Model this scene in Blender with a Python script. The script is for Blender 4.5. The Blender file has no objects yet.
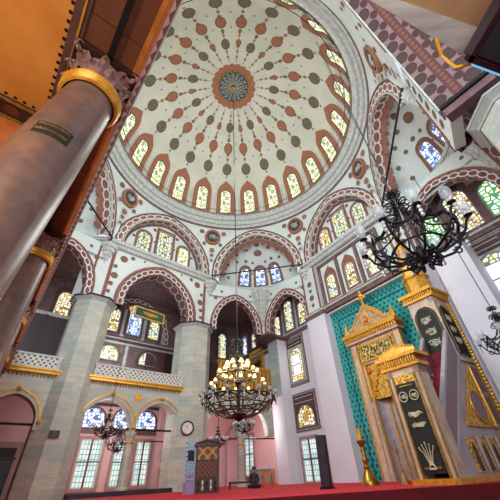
import bpy, math, random
from mathutils import Vector, Matrix
random.seed(7)
PI = math.pi
D2R = PI/180
scene = bpy.context.scene
COL = scene.collection

# ------------------------------------------------------------------ camera, world, lights, exposure
FZ = -0.32                      # main floor level; the eye is at z = 0
cam_d = bpy.data.cameras.new('camera'); cam = bpy.data.objects.new('camera', cam_d); COL.objects.link(cam)
cam_d.sensor_width = 36; cam_d.sensor_fit = 'HORIZONTAL'; cam_d.lens = 36*297.0/500
cam_d.clip_start = 0.05; cam_d.clip_end = 200
_p = 37.6*D2R; _r = -0.0545
_F = Vector((0, math.cos(_p), math.sin(_p))); _U = Vector((0, -math.sin(_p), math.cos(_p))); _R = Vector((1, 0, 0))
_R2 = _R*math.cos(_r) + _U*math.sin(_r); _U2 = -_R*math.sin(_r) + _U*math.cos(_r)
cam.matrix_world = Matrix(((_R2.x, _U2.x, -_F.x, 0), (_R2.y, _U2.y, -_F.y, 0), (_R2.z, _U2.z, -_F.z, 0), (0, 0, 0, 1)))
scene.camera = cam
world = bpy.data.worlds.new('world'); scene.world = world; world.use_nodes = True
world.node_tree.nodes['Background'].inputs[0].default_value = (0.80, 0.88, 1.0, 1)
world.node_tree.nodes['Background'].inputs[1].default_value = 0.9
scene.view_settings.view_transform = 'Standard'; scene.view_settings.look = 'None'
scene.view_settings.gamma = 1; scene.view_settings.use_curve_mapping = False
scene.view_settings.exposure = 0.06

def area(name, loc, target, size, power, color):
    l = bpy.data.lights.new(name, 'AREA'); l.shape = 'DISK'; l.size = size; l.energy = power; l.color = color
    o = bpy.data.objects.new(name, l); COL.objects.link(o); o.location = loc
    o.rotation_euler = (Vector(target)-Vector(loc)).to_track_quat('-Z', 'Y').to_euler()
    return o
def point(name, loc, r, power, color):
    l = bpy.data.lights.new(name, 'POINT'); l.shadow_soft_size = r; l.energy = power; l.color = color
    o = bpy.data.objects.new(name, l); COL.objects.link(o); o.location = loc; return o
area('fill_behind_eye_high', (-1.0, -2.5, 9.0), (0, 14, 16), 5.0, 1450, (0.90, 0.96, 1.0))  # added fill from behind the eye, aimed high; no windows modelled there
point('fill_platform_underside', (.9, -1.3, 1.1), .3, 260, (1.0, 0.97, 0.93))  # added point light to brighten the platform underside; no real lamp here
area('fill_behind_eye_low', (-1.0, -2.5, 5.2), (-1, 16, 5), 4.0, 560, (0.90, 0.95, 1.0))  # unseen fill disc at the eye's back, brightening the lower hall
point('fill_hall', (-0.3, 9.5, 6.5), 1.2, 800, (1.0, 0.98, 0.95))  # fill light added in mid-air to brighten the hall; no fixture
point('fill_dome', (-0.5, 10.2, 14.0), 1.5, 750, (0.97, 1.0, 0.97))  # added fill under the dome to lift its plaster; nothing hangs there
point('gallery_lamp', (-2.6, -0.3, 1.6), 0.25, 150, (1.0, 0.76, 0.46))
point('fill_side_aisle', (-7.5, 17.6, 2.6), 0.5, 190, (1.0, 0.93, 0.88))  # invisible fill added to brighten the pink aisle behind the arcade
point('fill_corner_bay', (-0.3, 21.5, 2.6), 0.5, 130, (1.0, 0.95, 0.92))  # added fill for the pink corner bay, without a lamp model
point('fill_upper_aisle', (-8.5, 18.0, 7.0), 0.5, 170, (0.97, 0.98, 1.0))  # extra unseen light to lift the dark upper aisle walls

# ------------------------------------------------------------------ node expression helper
class E:
    def __init__(s, t, sock): s.t = t; s.s = sock
    def op(a, o, b=None, c=None):
        n = a.t.nodes.new('ShaderNodeMath'); n.operation = o
        for i, v in enumerate((a, b, c)):
            if v is None: continue
            if isinstance(v, E): a.t.links.new(v.s, n.inputs[i])
            else: n.inputs[i].default_value = v
        return E(a.t, n.outputs[0])
    def __add__(a, b): return a.op('ADD', b)
    def __sub__(a, b): return a.op('SUBTRACT', b)
    def __mul__(a, b): return a.op('MULTIPLY', b)
    def __truediv__(a, b): return a.op('DIVIDE', b)
    def fr(a): return a.op('FRACT')
    def abs(a): return a.op('ABSOLUTE')
    def lt(a, b): return a.op('LESS_THAN', b)
    def gt(a, b): return a.op('GREATER_THAN', b)
    def sin(a): return a.op('SINE')
    def mx(a, b): return a.op('MAXIMUM', b)
    def mn(a, b): return a.op('MINIMUM', b)
    def sq(a): return a*a
def ell(x, y, a, b): return ((x/a).sq() + (y/b).sq()).lt(1.0)

def lin(c):
    f = lambda v: v/12.92 if v <= 0.04045 else ((v+0.055)/1.055)**2.4
    return (f(c[0]/255), f(c[1]/255), f(c[2]/255), 1)
class Mat:
    def __init__(s, name, rough=0.7, metal=0.0):
        s.m = bpy.data.materials.new(name); s.m.use_nodes = True; s.t = s.m.node_tree
        s.b = s.t.nodes['Principled BSDF']; s.b.inputs['Roughness'].default_value = rough; s.b.inputs['Metallic'].default_value = metal
    def uv(s):
        n = s.t.nodes.new('ShaderNodeUVMap'); x = s.t.nodes.new('ShaderNodeSeparateXYZ'); s.t.links.new(n.outputs[0], x.inputs[0])
        s.uvs = n.outputs[0]; return E(s.t, x.outputs[0]), E(s.t, x.outputs[1])
    def obj(s):
        n = s.t.nodes.new('ShaderNodeTexCoord'); return n.outputs['Object']
    def xyz(s, sock):
        x = s.t.nodes.new('ShaderNodeSeparateXYZ'); s.t.links.new(sock, x.inputs[0]); return [E(s.t, o) for o in x.outputs]
    def const(s, c):
        n = s.t.nodes.new('ShaderNodeRGB'); n.outputs[0].default_value = lin(c); return n.outputs[0]
    def mix(s, a, b, f):
        n = s.t.nodes.new('ShaderNodeMix'); n.data_type = 'RGBA'
        if isinstance(a, tuple): n.inputs[6].default_value = lin(a)
        else: s.t.links.new(a, n.inputs[6])
        if isinstance(b, tuple): n.inputs[7].default_value = lin(b)
        else: s.t.links.new(b, n.inputs[7])
        if isinstance(f, E): s.t.links.new(f.s, n.inputs[0])
        elif isinstance(f, (int, float)): n.inputs[0].default_value = f
        else: s.t.links.new(f, n.inputs[0])
        return n.outputs[2]
    def noise(s, scale, detail=4, vec=None, rough=0.6, stretch=None):
        n = s.t.nodes.new('ShaderNodeTexNoise'); n.inputs['Scale'].default_value = scale; n.inputs['Detail'].default_value = detail
        n.inputs['Roughness'].default_value = rough
        v = vec or s.obj()
        if stretch:
            mp = s.t.nodes.new('ShaderNodeMapping'); mp.inputs['Scale'].default_value = stretch; s.t.links.new(v, mp.inputs[0]); v = mp.outputs[0]
        s.t.links.new(v, n.inputs['Vector']); return E(s.t, n.outputs[0])
    def col(s, c):
        s.t.links.new(c, s.b.inputs['Base Color']) if not isinstance(c, tuple) else setattr(s.b.inputs['Base Color'], 'default_value', lin(c)); return s
    def emit(s, c, k):
        if isinstance(c, tuple): s.b.inputs['Emission Color'].default_value = lin(c)
        else: s.t.links.new(c, s.b.inputs['Emission Color'])
        s.b.inputs['Emission Strength'].default_value = k; return s
    def bump(s, e, k, d=0.02):
        n = s.t.nodes.new('ShaderNodeBump'); n.inputs['Strength'].default_value = k; n.inputs['Distance'].default_value = d
        s.t.links.new(e.s, n.inputs['Height']); s.t.links.new(n.outputs[0], s.b.inputs['Normal']); return s
def soft(e, lo, hi): return ((e - lo) * (1.0/(hi-lo))).mx(0.0).mn(1.0)

def plain(name, c, c2=None, rough=0.7, metal=0.0, sc=1.5, bump=0.0, stretch=None):
    M = Mat(name, rough, metal)
    if c2 is None: c2 = tuple(max(0, v*0.88) for v in c)
    n = M.noise(sc, 5, stretch=stretch)
    M.col(M.mix(c, c2, soft(n, .35, .65)))
    if bump: M.bump(n, bump)
    return M.m

RUST = (140, 92, 76); RUST2 = (118, 76, 68); GREYB = (112, 104, 90); WHITE = (203, 209, 204)
M_white = plain('white_plaster', (206, 216, 212), (190, 202, 200), sc=.6)
M_wall = plain('lavender_white_wall', (216, 214, 222), (200, 200, 212), sc=.35)
M_pink = plain('pink_plaster', (220, 184, 184), (206, 168, 170), sc=.6)
M_rust = plain('rust_red_paint', (140, 92, 76), (112, 70, 60), sc=5)
M_brown = plain('dark_brown_paint', (92, 62, 60), (70, 48, 48), sc=3)
M_mauve = plain('mauve_brown_paint', (116, 90, 90), (90, 66, 68), sc=3)
M_grey = plain('grey_stone_paint', (168, 172, 170), (142, 146, 146), sc=3, bump=.3)
M_greyband = plain('grey_cornice', (192, 198, 192), (160, 166, 162), sc=6)
M_greydk = plain('grey_brown_paint', (112, 108, 96), (88, 82, 74), sc=6)
M_iron = plain('black_iron', (24, 24, 30), (14, 14, 20), rough=.45, metal=.3)
M_gold = plain('gold_leaf', (226, 172, 62), (190, 132, 40), rough=.35, metal=.35, sc=10, bump=.3)
M_golddk = plain('old_gold', (176, 140, 64), (120, 88, 36), rough=.45, metal=.3, sc=14, bump=.5)
M_brass = plain('brass', (178, 132, 52), (120, 84, 30), rough=.3, metal=.7, sc=5)
M_wood = plain('brown_wood', (110, 58, 34), (76, 38, 22), rough=.5, sc=2.5, stretch=(1, 1, 6))
M_wooddk = plain('dark_walnut', (58, 32, 26), (40, 22, 20), rough=.4, sc=4)
M_woodor = plain('orange_wood', (196, 112, 52), (160, 84, 36), rough=.5, sc=4)
M_lead = plain('window_frame_paint', (146, 148, 152), (120, 122, 128), sc=5)
M_black = plain('black_cloth', (20, 24, 22), (12, 14, 14), rough=.8, sc=8)
M_dark = plain('charcoal_case', (46, 46, 58), (34, 34, 44), rough=.5, sc=3)
M_crystal = plain('clear_glass_cup', (214, 218, 220), (150, 156, 160), rough=.1, sc=8)
M_skin = plain('skin', (190, 140, 110))
M_redcloth = plain('crimson_curtain', (120, 22, 40), (90, 14, 30), rough=.8, sc=6)

def stone(name, c1, c2, vein, joint, bh=.45, bw=1.1):
    M = Mat(name, .6); u, v = M.uv()
    br = M.t.nodes.new('ShaderNodeTexBrick'); M.t.links.new(M.uvs, br.inputs['Vector'])
    br.inputs['Scale'].default_value = 1; br.inputs['Mortar Size'].default_value = .008; br.inputs['Brick Width'].default_value = bw; br.inputs['Row Height'].default_value = bh
    br.inputs['Color1'].default_value = lin(c1); br.inputs['Color2'].default_value = lin(c2); br.inputs['Mortar'].default_value = lin(joint)
    n = M.noise(1.2, 6, stretch=(1, 1, 4)); n2 = M.noise(5, 6, stretch=(1, 1, 5))
    c = M.mix(br.outputs[0], vein, soft(n, .48, .66)*.65)
    c = M.mix(c, tuple(min(255, x*1.12) for x in c1), soft(n2, .55, .75)*.6)
    M.col(c); M.bump(n2, .15); return M.m
M_stone = stone('pale_banded_pier_stone', (176, 186, 180), (154, 170, 168), (136, 154, 156), (156, 164, 160))
M_stonew = stone('warm_banded_stone', (176, 160, 132), (164, 142, 110), (138, 120, 96), (130, 112, 88))
M_marble = plain('veined_white_marble', (206, 208, 204), (166, 168, 166), rough=.35, sc=1.6, stretch=(1, 5, 1))

def m_column():
    M = Mat('mottled_mauve_marble', .38); n = M.noise(2.2, 8, rough=.7); n2 = M.noise(9, 6)
    c = M.mix((88, 70, 68), (124, 94, 78), soft(n, .35, .6)); c = M.mix(c, (88, 70, 76), soft(n2, .5, .7)*.7)
    M.col(c); return M.m
M_col = m_column()

# ------------------------------------------------------------------ pattern materials (UVs in metres along, 0..1 across)
def m_archivolt(name, p, border, white, c1, c2, ra=.36, rb=.23):
    M = Mat(name, .7); u, v = M.uv()
    k = u/p; x = (k.fr() - .5); y = v - .5
    par = ((k*.5).fr()).gt(.5)
    c = M.mix(c1, c2, par)
    m = ell(x, y, ra, rb)
    ring = ell(x, y, ra+.07, rb+.05)
    c = M.mix(white, M.mix(M.mix(border, border, 0.0), c, m), ring)
    x2 = (k + .5).fr() - .5
    s = ell(x2, v - .12, .22, .09).mx(ell(x2, v - .88, .22, .09))
    c = M.mix(c, c1, s)
    b = v.lt(.075).mx(v.gt(.925))
    c = M.mix(c, border, b)
    M.col(c); return M.m
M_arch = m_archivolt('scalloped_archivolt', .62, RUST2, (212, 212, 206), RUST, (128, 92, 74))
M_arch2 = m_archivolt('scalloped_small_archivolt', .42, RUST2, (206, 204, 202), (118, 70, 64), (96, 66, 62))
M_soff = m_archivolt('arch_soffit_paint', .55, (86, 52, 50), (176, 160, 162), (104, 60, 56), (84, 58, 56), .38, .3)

def m_bigsoffit():
    M = Mat('painted_broad_arch_soffit', .75); u, v = M.uv()
    p = .62
    x = (u/p).fr() - .5; x2 = (u/p + .5).fr() - .5
    c = M.mix((116, 96, 98), (128, 108, 110), M.noise(3, 3))
    d = ell(x*p, (v - .10)*1.15, .22, .17).mx(ell(x*p, (v - .80)*1.15, .24, .19)).mx(ell(x2*p, (v - .26)*1.15, .15, .11)).mx(ell(x2*p, (v - .64)*1.15, .15, .11)).mx(ell(x2*p, (v - .97)*1.15, .14, .10))
    dc = ell(x*p, (v - .10)*1.15, .14, .11).mx(ell(x*p, (v - .80)*1.15, .16, .13))
    c = M.mix(c, (72, 36, 34), d); c = M.mix(c, (64, 50, 44), dc)
    band = (v - .45).abs().lt(.105)
    fl = ell((u/.2).fr() - .5, (v - .45)*4, .35, .2)
    bc = M.mix((92, 48, 44), (112, 76, 64), fl)
    c = M.mix(c, bc, band)
    M.col(c); return M.m
M_bigsoff = m_bigsoffit()

NW = 22
def m_dome():
    M = Mat('painted_dome_plaster', .8); u, v = M.uv()
    x0 = (u + .5).fr() - .5; y = v*10.7
    r = (v*(PI/2)).sin()*7.05
    x = x0*r*(2*PI/NW)
    par = ((u + .5)*.5).fr().lt(.5)           # alternate rays
    c = M.mix((205, 208, 194), (190, 196, 182), soft(M.noise(.6, 5), .4, .65))
    line = x.abs().lt(.022)*y.gt(1.7)*y.lt(7.1)
    dots = ell(x, ((y/.38).fr() - .5)*.38, .085, .075)*y.gt(1.8)*y.lt(7.1)
    d2 = ell(x, ((y/1.14).fr() - .5)*1.14, .13, .10)*y.gt(1.8)*y.lt(7.1)
    c = M.mix(c, (140, 104, 82), line); c = M.mix(c, (122, 100, 80), dots.mx(d2))
    tex = M.noise(14, 3)
    rust = M.mix((166, 110, 82), (142, 88, 66), soft(tex, .4, .6)); gre = M.mix((116, 112, 98), (84, 82, 74), soft(tex, .4, .6))
    # medallions: distance from the crown in metres
    def med(c, yy, a, b, fill, mask=None):
        m = ell(x, y - yy, a, b); mo = ell(x, y - yy, a*1.2, b*1.14)
        if mask is not None: m = m*mask; mo = mo*mask
        return M.mix(M.mix(c, (104, 78, 62), mo), fill, m)
    nopar = (par*-1.0) + 1.0
    c = med(c, 3.0, .24, .34, gre, par); c = med(c, 3.12, .155, .20, rust, nopar)
    c = med(c, 4.63, .29, .40, rust); c = med(c, 6.35, .32, .43, gre)
    c = med(c, 3.85, .07, .09, gre); c = med(c, 5.5, .09, .11, rust)
    # small scattered tulips between rays
    x3 = ((u).fr() - .5)*r*(2*PI/NW)
    c = M.mix(c, (126, 112, 98), ell(x3, y - 5.4, .06, .08).mx(ell(x3, y - 4.2, .05, .07)))
    M.col(c); return M.m
M_dome = m_dome()

def m_tile():
    M = Mat('teal_hexagon_tile', .22); u, v = M.uv()
    def hexd(su, sv): return ell(((u/.26 + su).fr() - .5)*.26, ((v/.22*.5 + sv).fr() - .5)*.44, .062, .06)
    n = M.noise(1.3, 4)
    c = M.mix((54, 160, 154), (34, 134, 134), soft(n, .35, .65))
    c = M.mix(c, (14, 66, 72), hexd(0, 0).mx(hexd(.5, .5)))
    # border bands framing the field
    M.col(c); return M.m
M_tile = m_tile()
M_tiledk = plain('dark_teal_border', (24, 84, 90), (16, 62, 72), rough=.25, sc=20)

def m_red():
    M = Mat('red_carpet', .9); n = M.noise(3, 5); M.col(M.mix((205, 16, 36), (160, 8, 24), soft(n, .3, .7))); return M.m
M_red = m_red()
M_redd = plain('dark_red_carpet_edge', (112, 10, 26), (88, 8, 20), rough=.9, sc=4)

def m_lattice(name, base, hole, p=.12, w=.3):
    M = Mat(name, .5); u, v = M.uv()
    a = ((u + v)/p).fr() - .5; b = ((u - v)/p).fr() - .5
    m = ell(a, b, w, w)
    M.col(M.mix(base, hole, m)); return M.m
M_lat = m_lattice('pierced_stone_lattice', (196, 196, 190), (84, 76, 70), .22)
M_latgold = m_lattice('gilded_lattice', (226, 176, 66), (150, 96, 28), .30, .36)
M_latpurp = m_lattice('pierced_marble_lattice', (150, 126, 130), (90, 66, 74), .10, .36)
M_latdk = m_lattice('dark_lattice', (70, 52, 52), (40, 30, 32), .2, .38)
M_inlay = m_lattice('inlaid_gold_panel', (160, 122, 60), (98, 54, 30), .34, .4)
M_carv = m_lattice('carved_dark_panel', (100, 52, 36), (58, 26, 20), .16, .36)
M_bluelat = m_lattice('pale_blue_lattice', (150, 186, 214), (66, 96, 128), .13, .3)

def m_goldcarv():
    M = Mat('gilded_relief', .4, .25); n = M.noise(16, 3); n2 = M.noise(30, 2)
    c = M.mix((236, 188, 74), (110, 66, 22), soft(n, .46, .6)); M.col(c); M.bump(n, .8, .03); return M.m
M_goldcarv = m_goldcarv()
def m_panelink():
    M = Mat('inscribed_gold_on_green', .5); n = M.noise(13, 3, stretch=(1, 1, .7)); M.col(M.mix((38, 58, 42), (222, 184, 92), soft(n, .50, .54))); return M.m
M_script = m_panelink()
def m_pied():
    M = Mat('carved_warm_marble', .5); n = M.noise(4, 5, stretch=(1, 1, .5)); M.col(M.mix((210, 186, 160), (172, 148, 130), soft(n, .35, .65))); return M.m
M_mihrab = m_pied()
M_mingrey = plain('grey_lilac_marble', (176, 166, 170), (148, 138, 146), rough=.4, sc=2)
M_yel = plain('yellow_ochre_ceiling', (214, 148, 66), (196, 126, 50), rough=.8, sc=1.2)
def m_plank():
    M = Mat('brown_plank_soffit', .45); u, v = M.uv(); g = (u/.55).fr().lt(.02)
    n = M.noise(3, 6, stretch=(3, 3, 1)); par = M.t.nodes.new('ShaderNodeTexWhiteNoise'); par.noise_dimensions = '1D'
    fl = (u/.55).op('FLOOR'); M.t.links.new(fl.s, par.inputs['W'])
    c = M.mix((134, 84, 56), (100, 60, 42), E(M.t, par.outputs[0])); c = M.mix(c, (90, 46, 32), soft(n, .45, .7)*.6)
    M.col(M.mix(c, (40, 24, 20), g)); return M.m
M_plank = m_plank()
def m_molding():
    M = Mat('painted_tooth_moulding', .6); u, v = M.uv(); x = (u/.16).fr() - .5
    t = (x.abs()*2.0).lt(v*1.3 - .1)
    M.col(M.mix((190, 168, 166), (112, 72, 72), t)); return M.m
M_mold = m_molding()
def m_chain():
    return M_iron

def glass(name, cols, scale=3.2, k=1.35, lead=(70, 62, 50), lw=.06, elong=1.0):
    M = Mat(name, .4); u, v = M.uv()
    vo = M.t.nodes.new('ShaderNodeTexVoronoi'); vo.feature = 'DISTANCE_TO_EDGE'; vo.inputs['Scale'].default_value = scale; vo.inputs['Randomness'].default_value = .55
    vc = M.t.nodes.new('ShaderNodeTexVoronoi'); vc.inputs['Scale'].default_value = scale; vc.inputs['Randomness'].default_value = .55
    M.t.links.new(M.uvs, vo.inputs['Vector']); M.t.links.new(M.uvs, vc.inputs['Vector'])
    rp = M.t.nodes.new('ShaderNodeValToRGB'); rp.color_ramp.interpolation = 'CONSTANT'
    sp = M.t.nodes.new('ShaderNodeSeparateColor'); M.t.links.new(vc.outputs['Color'], sp.inputs[0]); M.t.links.new(sp.outputs[0], rp.inputs[0])
    el = rp.color_ramp.elements
    while len(el) < len(cols): el.new(.5)
    for i, c in enumerate(cols): el[i].position = i/len(cols); el[i].color = lin(c)
    m = E(M.t, vo.outputs['Distance']).lt(lw)
    c = M.mix(rp.outputs[0], lead, m)
    M.b.inputs['Base Color'].default_value = (0.02, 0.02, 0.02, 1); M.emit(c, k); return M.m
G_dome = glass('stained_glass_pale_green', [(246, 248, 226), (232, 230, 150), (250, 250, 244), (206, 222, 190), (250, 246, 210)], 5.6, k=1.5, lw=.10, lead=(132, 134, 96))
G_blue = glass('stained_glass_blue_white', [(236, 244, 255), (150, 184, 244), (250, 252, 255), (210, 226, 250), (250, 250, 236)], 5.4, k=1.55, lw=.11, lead=(60, 84, 140))
G_mix = glass('stained_glass_yellow_blue', [(244, 236, 170), (250, 250, 240), (190, 216, 226), (240, 224, 150), (250, 250, 250), (200, 216, 160)], 5.0, k=1.45, lw=.11, lead=(96, 100, 90))
G_amb = glass('stained_glass_amber', [(246, 224, 130), (252, 246, 214), (238, 196, 90), (250, 250, 240), (252, 250, 230)], 5.8, k=1.4, lw=.12, lead=(120, 96, 54))
G_grn = glass('stained_glass_green', [(228, 248, 224), (250, 250, 236), (236, 244, 180), (250, 252, 250)], 4.2, k=1.4, lw=.13, lead=(70, 140, 90))
G_clear = plain('bright_clear_pane', (250, 252, 255))
def m_lit(name, c, k):
    M = Mat(name, .5); M.col((8, 8, 8)); M.emit(c, k); return M.m
G_clear = m_lit('bright_clear_pane', (246, 250, 255), 1.15)
def m_grid():
    M = Mat('leaded_casement_glass', .5); u, v = M.uv()
    g = ((u/.17).fr() - .5).abs().gt(.42).mx(((v/.24).fr() - .5).abs().gt(.44))
    n = M.noise(1.6, 3)
    c = M.mix((236, 250, 246), (178, 206, 204), soft(n, .4, .65)); c = M.mix(c, (96, 130, 130), g)
    M.col((8, 8, 8)); M.emit(c, 1.05); return M.m
G_grid = m_grid()
M_bulb = m_lit('warm_bulb', (255, 206, 96), 9.0)
M_domerust = plain('speckled_rust_paint', (168, 112, 82), (136, 84, 62), sc=14)
M_crowndk = plain('dark_green_grey_paint', (64, 66, 62), (48, 50, 48), sc=10)
G_ambpat = m_lit('amber_star_glass', (214, 168, 92), .7)
M_greypink = plain('grey_pink_stone', (176, 140, 136), (156, 124, 122), sc=2)
M_brownred = plain('red_brown_joinery', (134, 66, 50), (104, 50, 40), sc=4)
M_teal = plain('dark_teal_bar', (52, 92, 98), (40, 74, 82), sc=4)
G_clear2 = m_lit('pale_obscured_glass', (214, 224, 232), .7)
M_pierstone = stone('banded_pier_stone', (188, 182, 166), (154, 164, 158), (138, 152, 150), (152, 156, 148), .46, 1.3)
M_green = plain('green_sign_ground', (16, 74, 50), (12, 60, 42), sc=5)
M_cream = plain('cream_face', (214, 206, 210), (200, 190, 200), sc=3)
M_purple = plain('dark_plum_case', (48, 30, 36), (36, 24, 30), rough=.35, sc=3)
M_cyan = m_lit('blue_lit_strip', (120, 196, 236), .9)
M_white2 = plain('white_candle_wax', (214, 214, 212), (196, 196, 196), sc=3)
M_hair = plain('dark_hair', (34, 26, 24))
M_navy = plain('navy_coat', (34, 36, 52), (24, 26, 40), sc=5)
M_ylcable = plain('yellow_plastic_duct', (226, 176, 46), (210, 156, 30), rough=.4)
M_hang = plain('dark_green_banner', (22, 28, 24), (15, 20, 17), rough=.7, sc=6)
M_capst = plain('mauve_carved_capital_stone', (150, 112, 100), (104, 74, 70), sc=8, bump=.6)
M_tan = plain('tan_panel', (176, 142, 106), (156, 122, 88), sc=2.5)
M_calli = plain('pale_gilt_lettering', (206, 202, 180), (186, 178, 140), rough=.5)
M_redgold = plain('rust_red_gilded_ground', (176, 92, 52), (150, 72, 40), sc=8)
M_pedg = m_pedg = plain('gilded_pediment_ground', (196, 166, 120), (150, 112, 70), sc=7, bump=.5)
M_boss = plain('amber_boss', (206, 128, 44), (170, 92, 26), rough=.3)
M_redstep = plain('crimson_stair_carpet', (130, 20, 34))
M_lilac = plain('lilac_wood', (150, 140, 180), (130, 120, 164))
def m_cup():
    M = Mat('clear_glass_cup', .08); M.col((196, 204, 214)); M.b.inputs['Alpha'].default_value = .42; return M.m
M_cup = m_cup()
M_silver = plain('silver_lettering', (206, 212, 206), (180, 186, 180))
M_cupwhite = plain('frosted_bulb', (226, 226, 222))
M_bronze = plain('aged_bronze', (96, 78, 48), (60, 48, 32), rough=.4, metal=.4, sc=8)
M_greygreen = plain('grey_green_painted_wood', (150, 154, 146), (130, 134, 128), sc=3)
# ------------------------------------------------------------------ mesh builder
class MB:
    def __init__(s): s.v = []; s.f = []; s.mi = []; s.uv = []; s.mats = []
    def mat(s, m):
        if m not in s.mats: s.mats.append(m)
        return s.mats.index(m)
    def face(s, pts, m, uvs=None):
        i = len(s.v); s.v += [tuple(p) for p in pts]; s.f.append(list(range(i, i+len(pts)))); s.mi.append(s.mat(m))
        s.uv.append(uvs or [(0, 0)]*len(pts))
    def grid(s, fn, nu, nv, m, uvfn=None, closed=False):
        """fn(i/nu, j/nv) -> point; shared vertices."""
        k = s.mat(m); b = len(s.v)
        for j in range(nv+1):
            for i in range(nu+1): s.v.append(tuple(fn(i/nu, j/nv)))
        for j in range(nv):
            for i in range(nu):
                a = b + j*(nu+1) + i
                s.f.append([a, a+1, a+nu+2, a+nu+1]); s.mi.append(k)
                q = ((i, j), (i+1, j), (i+1, j+1), (i, j+1))
                s.uv.append([uvfn(x/nu, y/nv) if uvfn else (x/nu, y/nv) for x, y in q])
    def box(s, fn, x0, x1, y0, y1, z0, z1, m):
        """box in a local frame, fn(x, y, z) -> world point"""
        P = lambda x, y, z: fn(x, y, z)
        c = [P(x, y, z) for x in (x0, x1) for y in (y0, y1) for z in (z0, z1)]
        X, Y, Z = x1-x0, y1-y0, z1-z0
        for q, (a, b), (oa, ob) in (((0, 1, 3, 2), (Y, Z), (y0, z0)), ((4, 6, 7, 5), (Y, Z), (y0, z0)), ((0, 4, 5, 1), (X, Z), (x0, z0)), ((2, 3, 7, 6), (X, Z), (x0, z0)), ((0, 2, 6, 4), (X, Y), (x0, y0)), ((1, 5, 7, 3), (X, Y), (x0, y0))):
            ax = {0: 0, 4: 0}
            uv = []
            for i in q:
                xi, yi, zi = (i >> 2) & 1, (i >> 1) & 1, i & 1
                pos = ((x0, x1)[xi], (y0, y1)[yi], (z0, z1)[zi])
                if (a, b) == (Y, Z) and q in ((0, 1, 3, 2), (4, 6, 7, 5)): uv.append((pos[1], pos[2]))
                elif q in ((0, 4, 5, 1), (2, 3, 7, 6)): uv.append((pos[0], pos[2]))
                else: uv.append((pos[0], pos[1]))
            s.face([c[i] for i in q], m, uv)
    def tube(s, pts, r, m, n=6, cap=True):
        pts = [Vector(p) for p in pts]; rs = r if isinstance(r, (list, tuple)) else [r]*len(pts)
        k = s.mat(m); b = len(s.v); up = None; L = 0
        for i, p in enumerate(pts):
            d = (pts[min(i+1, len(pts)-1)] - pts[max(i-1, 0)]).normalized()
            if up is None:
                up = Vector((0, 0, 1)) if abs(d.z) < .9 else Vector((1, 0, 0))
            x = up.cross(d)
            if x.length < 1e-5: x = Vector((1, 0, 0)).cross(d)
            x.normalize(); y = d.cross(x).normalized(); up = y
            for j in range(n):
                a = 2*PI*j/n; s.v.append(tuple(p + (x*math.cos(a) + y*math.sin(a))*rs[i]))
        for i in range(len(pts)-1):
            for j in range(n):
                a = b+i*n+j; c = b+i*n+(j+1) % n
                s.f.append([a, c, c+n, a+n]); s.mi.append(k); s.uv.append([(j/n, i), ((j+1)/n, i), ((j+1)/n, i+1), (j/n, i+1)])
        if cap:
            s.f.append([b+j for j in range(n)][::-1]); s.mi.append(k); s.uv.append([(0, 0)]*n)
            e = b+(len(pts)-1)*n; s.f.append([e+j for j in range(n)]); s.mi.append(k); s.uv.append([(0, 0)]*n)
    def lathe(s, prof, c, m, n=20, axis=None, a0=0, sq=None):
        """prof [(r, z)] turned about a vertical (or axis) line through c"""
        c = Vector(c); Z = Vector(axis).normalized() if axis else Vector((0, 0, 1))
        X = Z.orthogonal().normalized() if axis else Vector((1, 0, 0)); Y = Z.cross(X)
        R = max(p[0] for p in prof)
        def fn(u, v):
            i = v*(len(prof)-1); i0 = min(int(round(i)), len(prof)-1); r, z = prof[i0]
            a = a0 + 2*PI*u; return c + X*(r*math.cos(a)) + Y*(r*math.sin(a)) + Z*z
        s.grid(fn, n, len(prof)-1, m, lambda u, v: (u*2*PI*R, prof[int(round(v*(len(prof)-1)))][1]))
    def sphere(s, c, r, m, n=8, sz=1.0):
        s.lathe([(r*math.sin(PI*i/n)+1e-4, -r*sz*math.cos(PI*i/n)) for i in range(n+1)], c, m, n+2)
    def disc(s, fn, cx, cy, a, b, m, n=20, th=0, e=0.0):
        """flat ellipse in the local frame fn(x, y, e)"""
        s.face([fn(cx+a*math.cos(2*PI*i/n), cy+b*math.sin(2*PI*i/n), e) for i in range(n)], m, [(cx+a*math.cos(2*PI*i/n), cy+b*math.sin(2*PI*i/n)) for i in range(n)])
    def build(s, name, parent=None, smooth=False, loc=None, **props):
        me = bpy.data.meshes.new(name)
        o = bpy.data.objects.new(name, me); COL.objects.link(o)
        off = Vector(loc) if loc is not None else None
        if parent is not None: off = wloc(parent) if off is None else off
        if off is None: off = Vector((0, 0, 0))
        me.from_pydata([(x-off.x, y-off.y, z-off.z) for x, y, z in s.v], [], s.f); me.update()
        for m in s.mats: me.materials.append(m)
        me.polygons.foreach_set('material_index', s.mi)
        if smooth: me.polygons.foreach_set('use_smooth', [True]*len(s.f))
        ul = me.uv_layers.new(name='UVMap'); flat = [c for f in s.uv for p in f for c in p]; ul.data.foreach_set('uv', flat)
        if smooth: 
            try: me.set_sharp_from_angle(angle=40*D2R)
            except Exception: pass
        if parent is not None:
            o.parent = parent
        else: o.location = off
        for k, v in props.items(): o[k] = v
        return o
def wloc(o):
    v = o.location.copy()
    while o.parent: o = o.parent; v = v + o.location
    return v
def thing(name, label, cat, loc, group=None):
    o = bpy.data.objects.new(name, None); COL.objects.link(o); o.empty_display_size = .2
    o.location = loc; o.matrix_world = Matrix.Translation(Vector(loc)); o['label'] = label; o['category'] = cat
    if group: o['group'] = group
    return o
def copy_tree(o, parent=None):
    c = o.copy(); COL.objects.link(c); c.parent = parent
    for ch in o.children: copy_tree(ch, c)
    return c
ST = dict(kind='structure')

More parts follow.
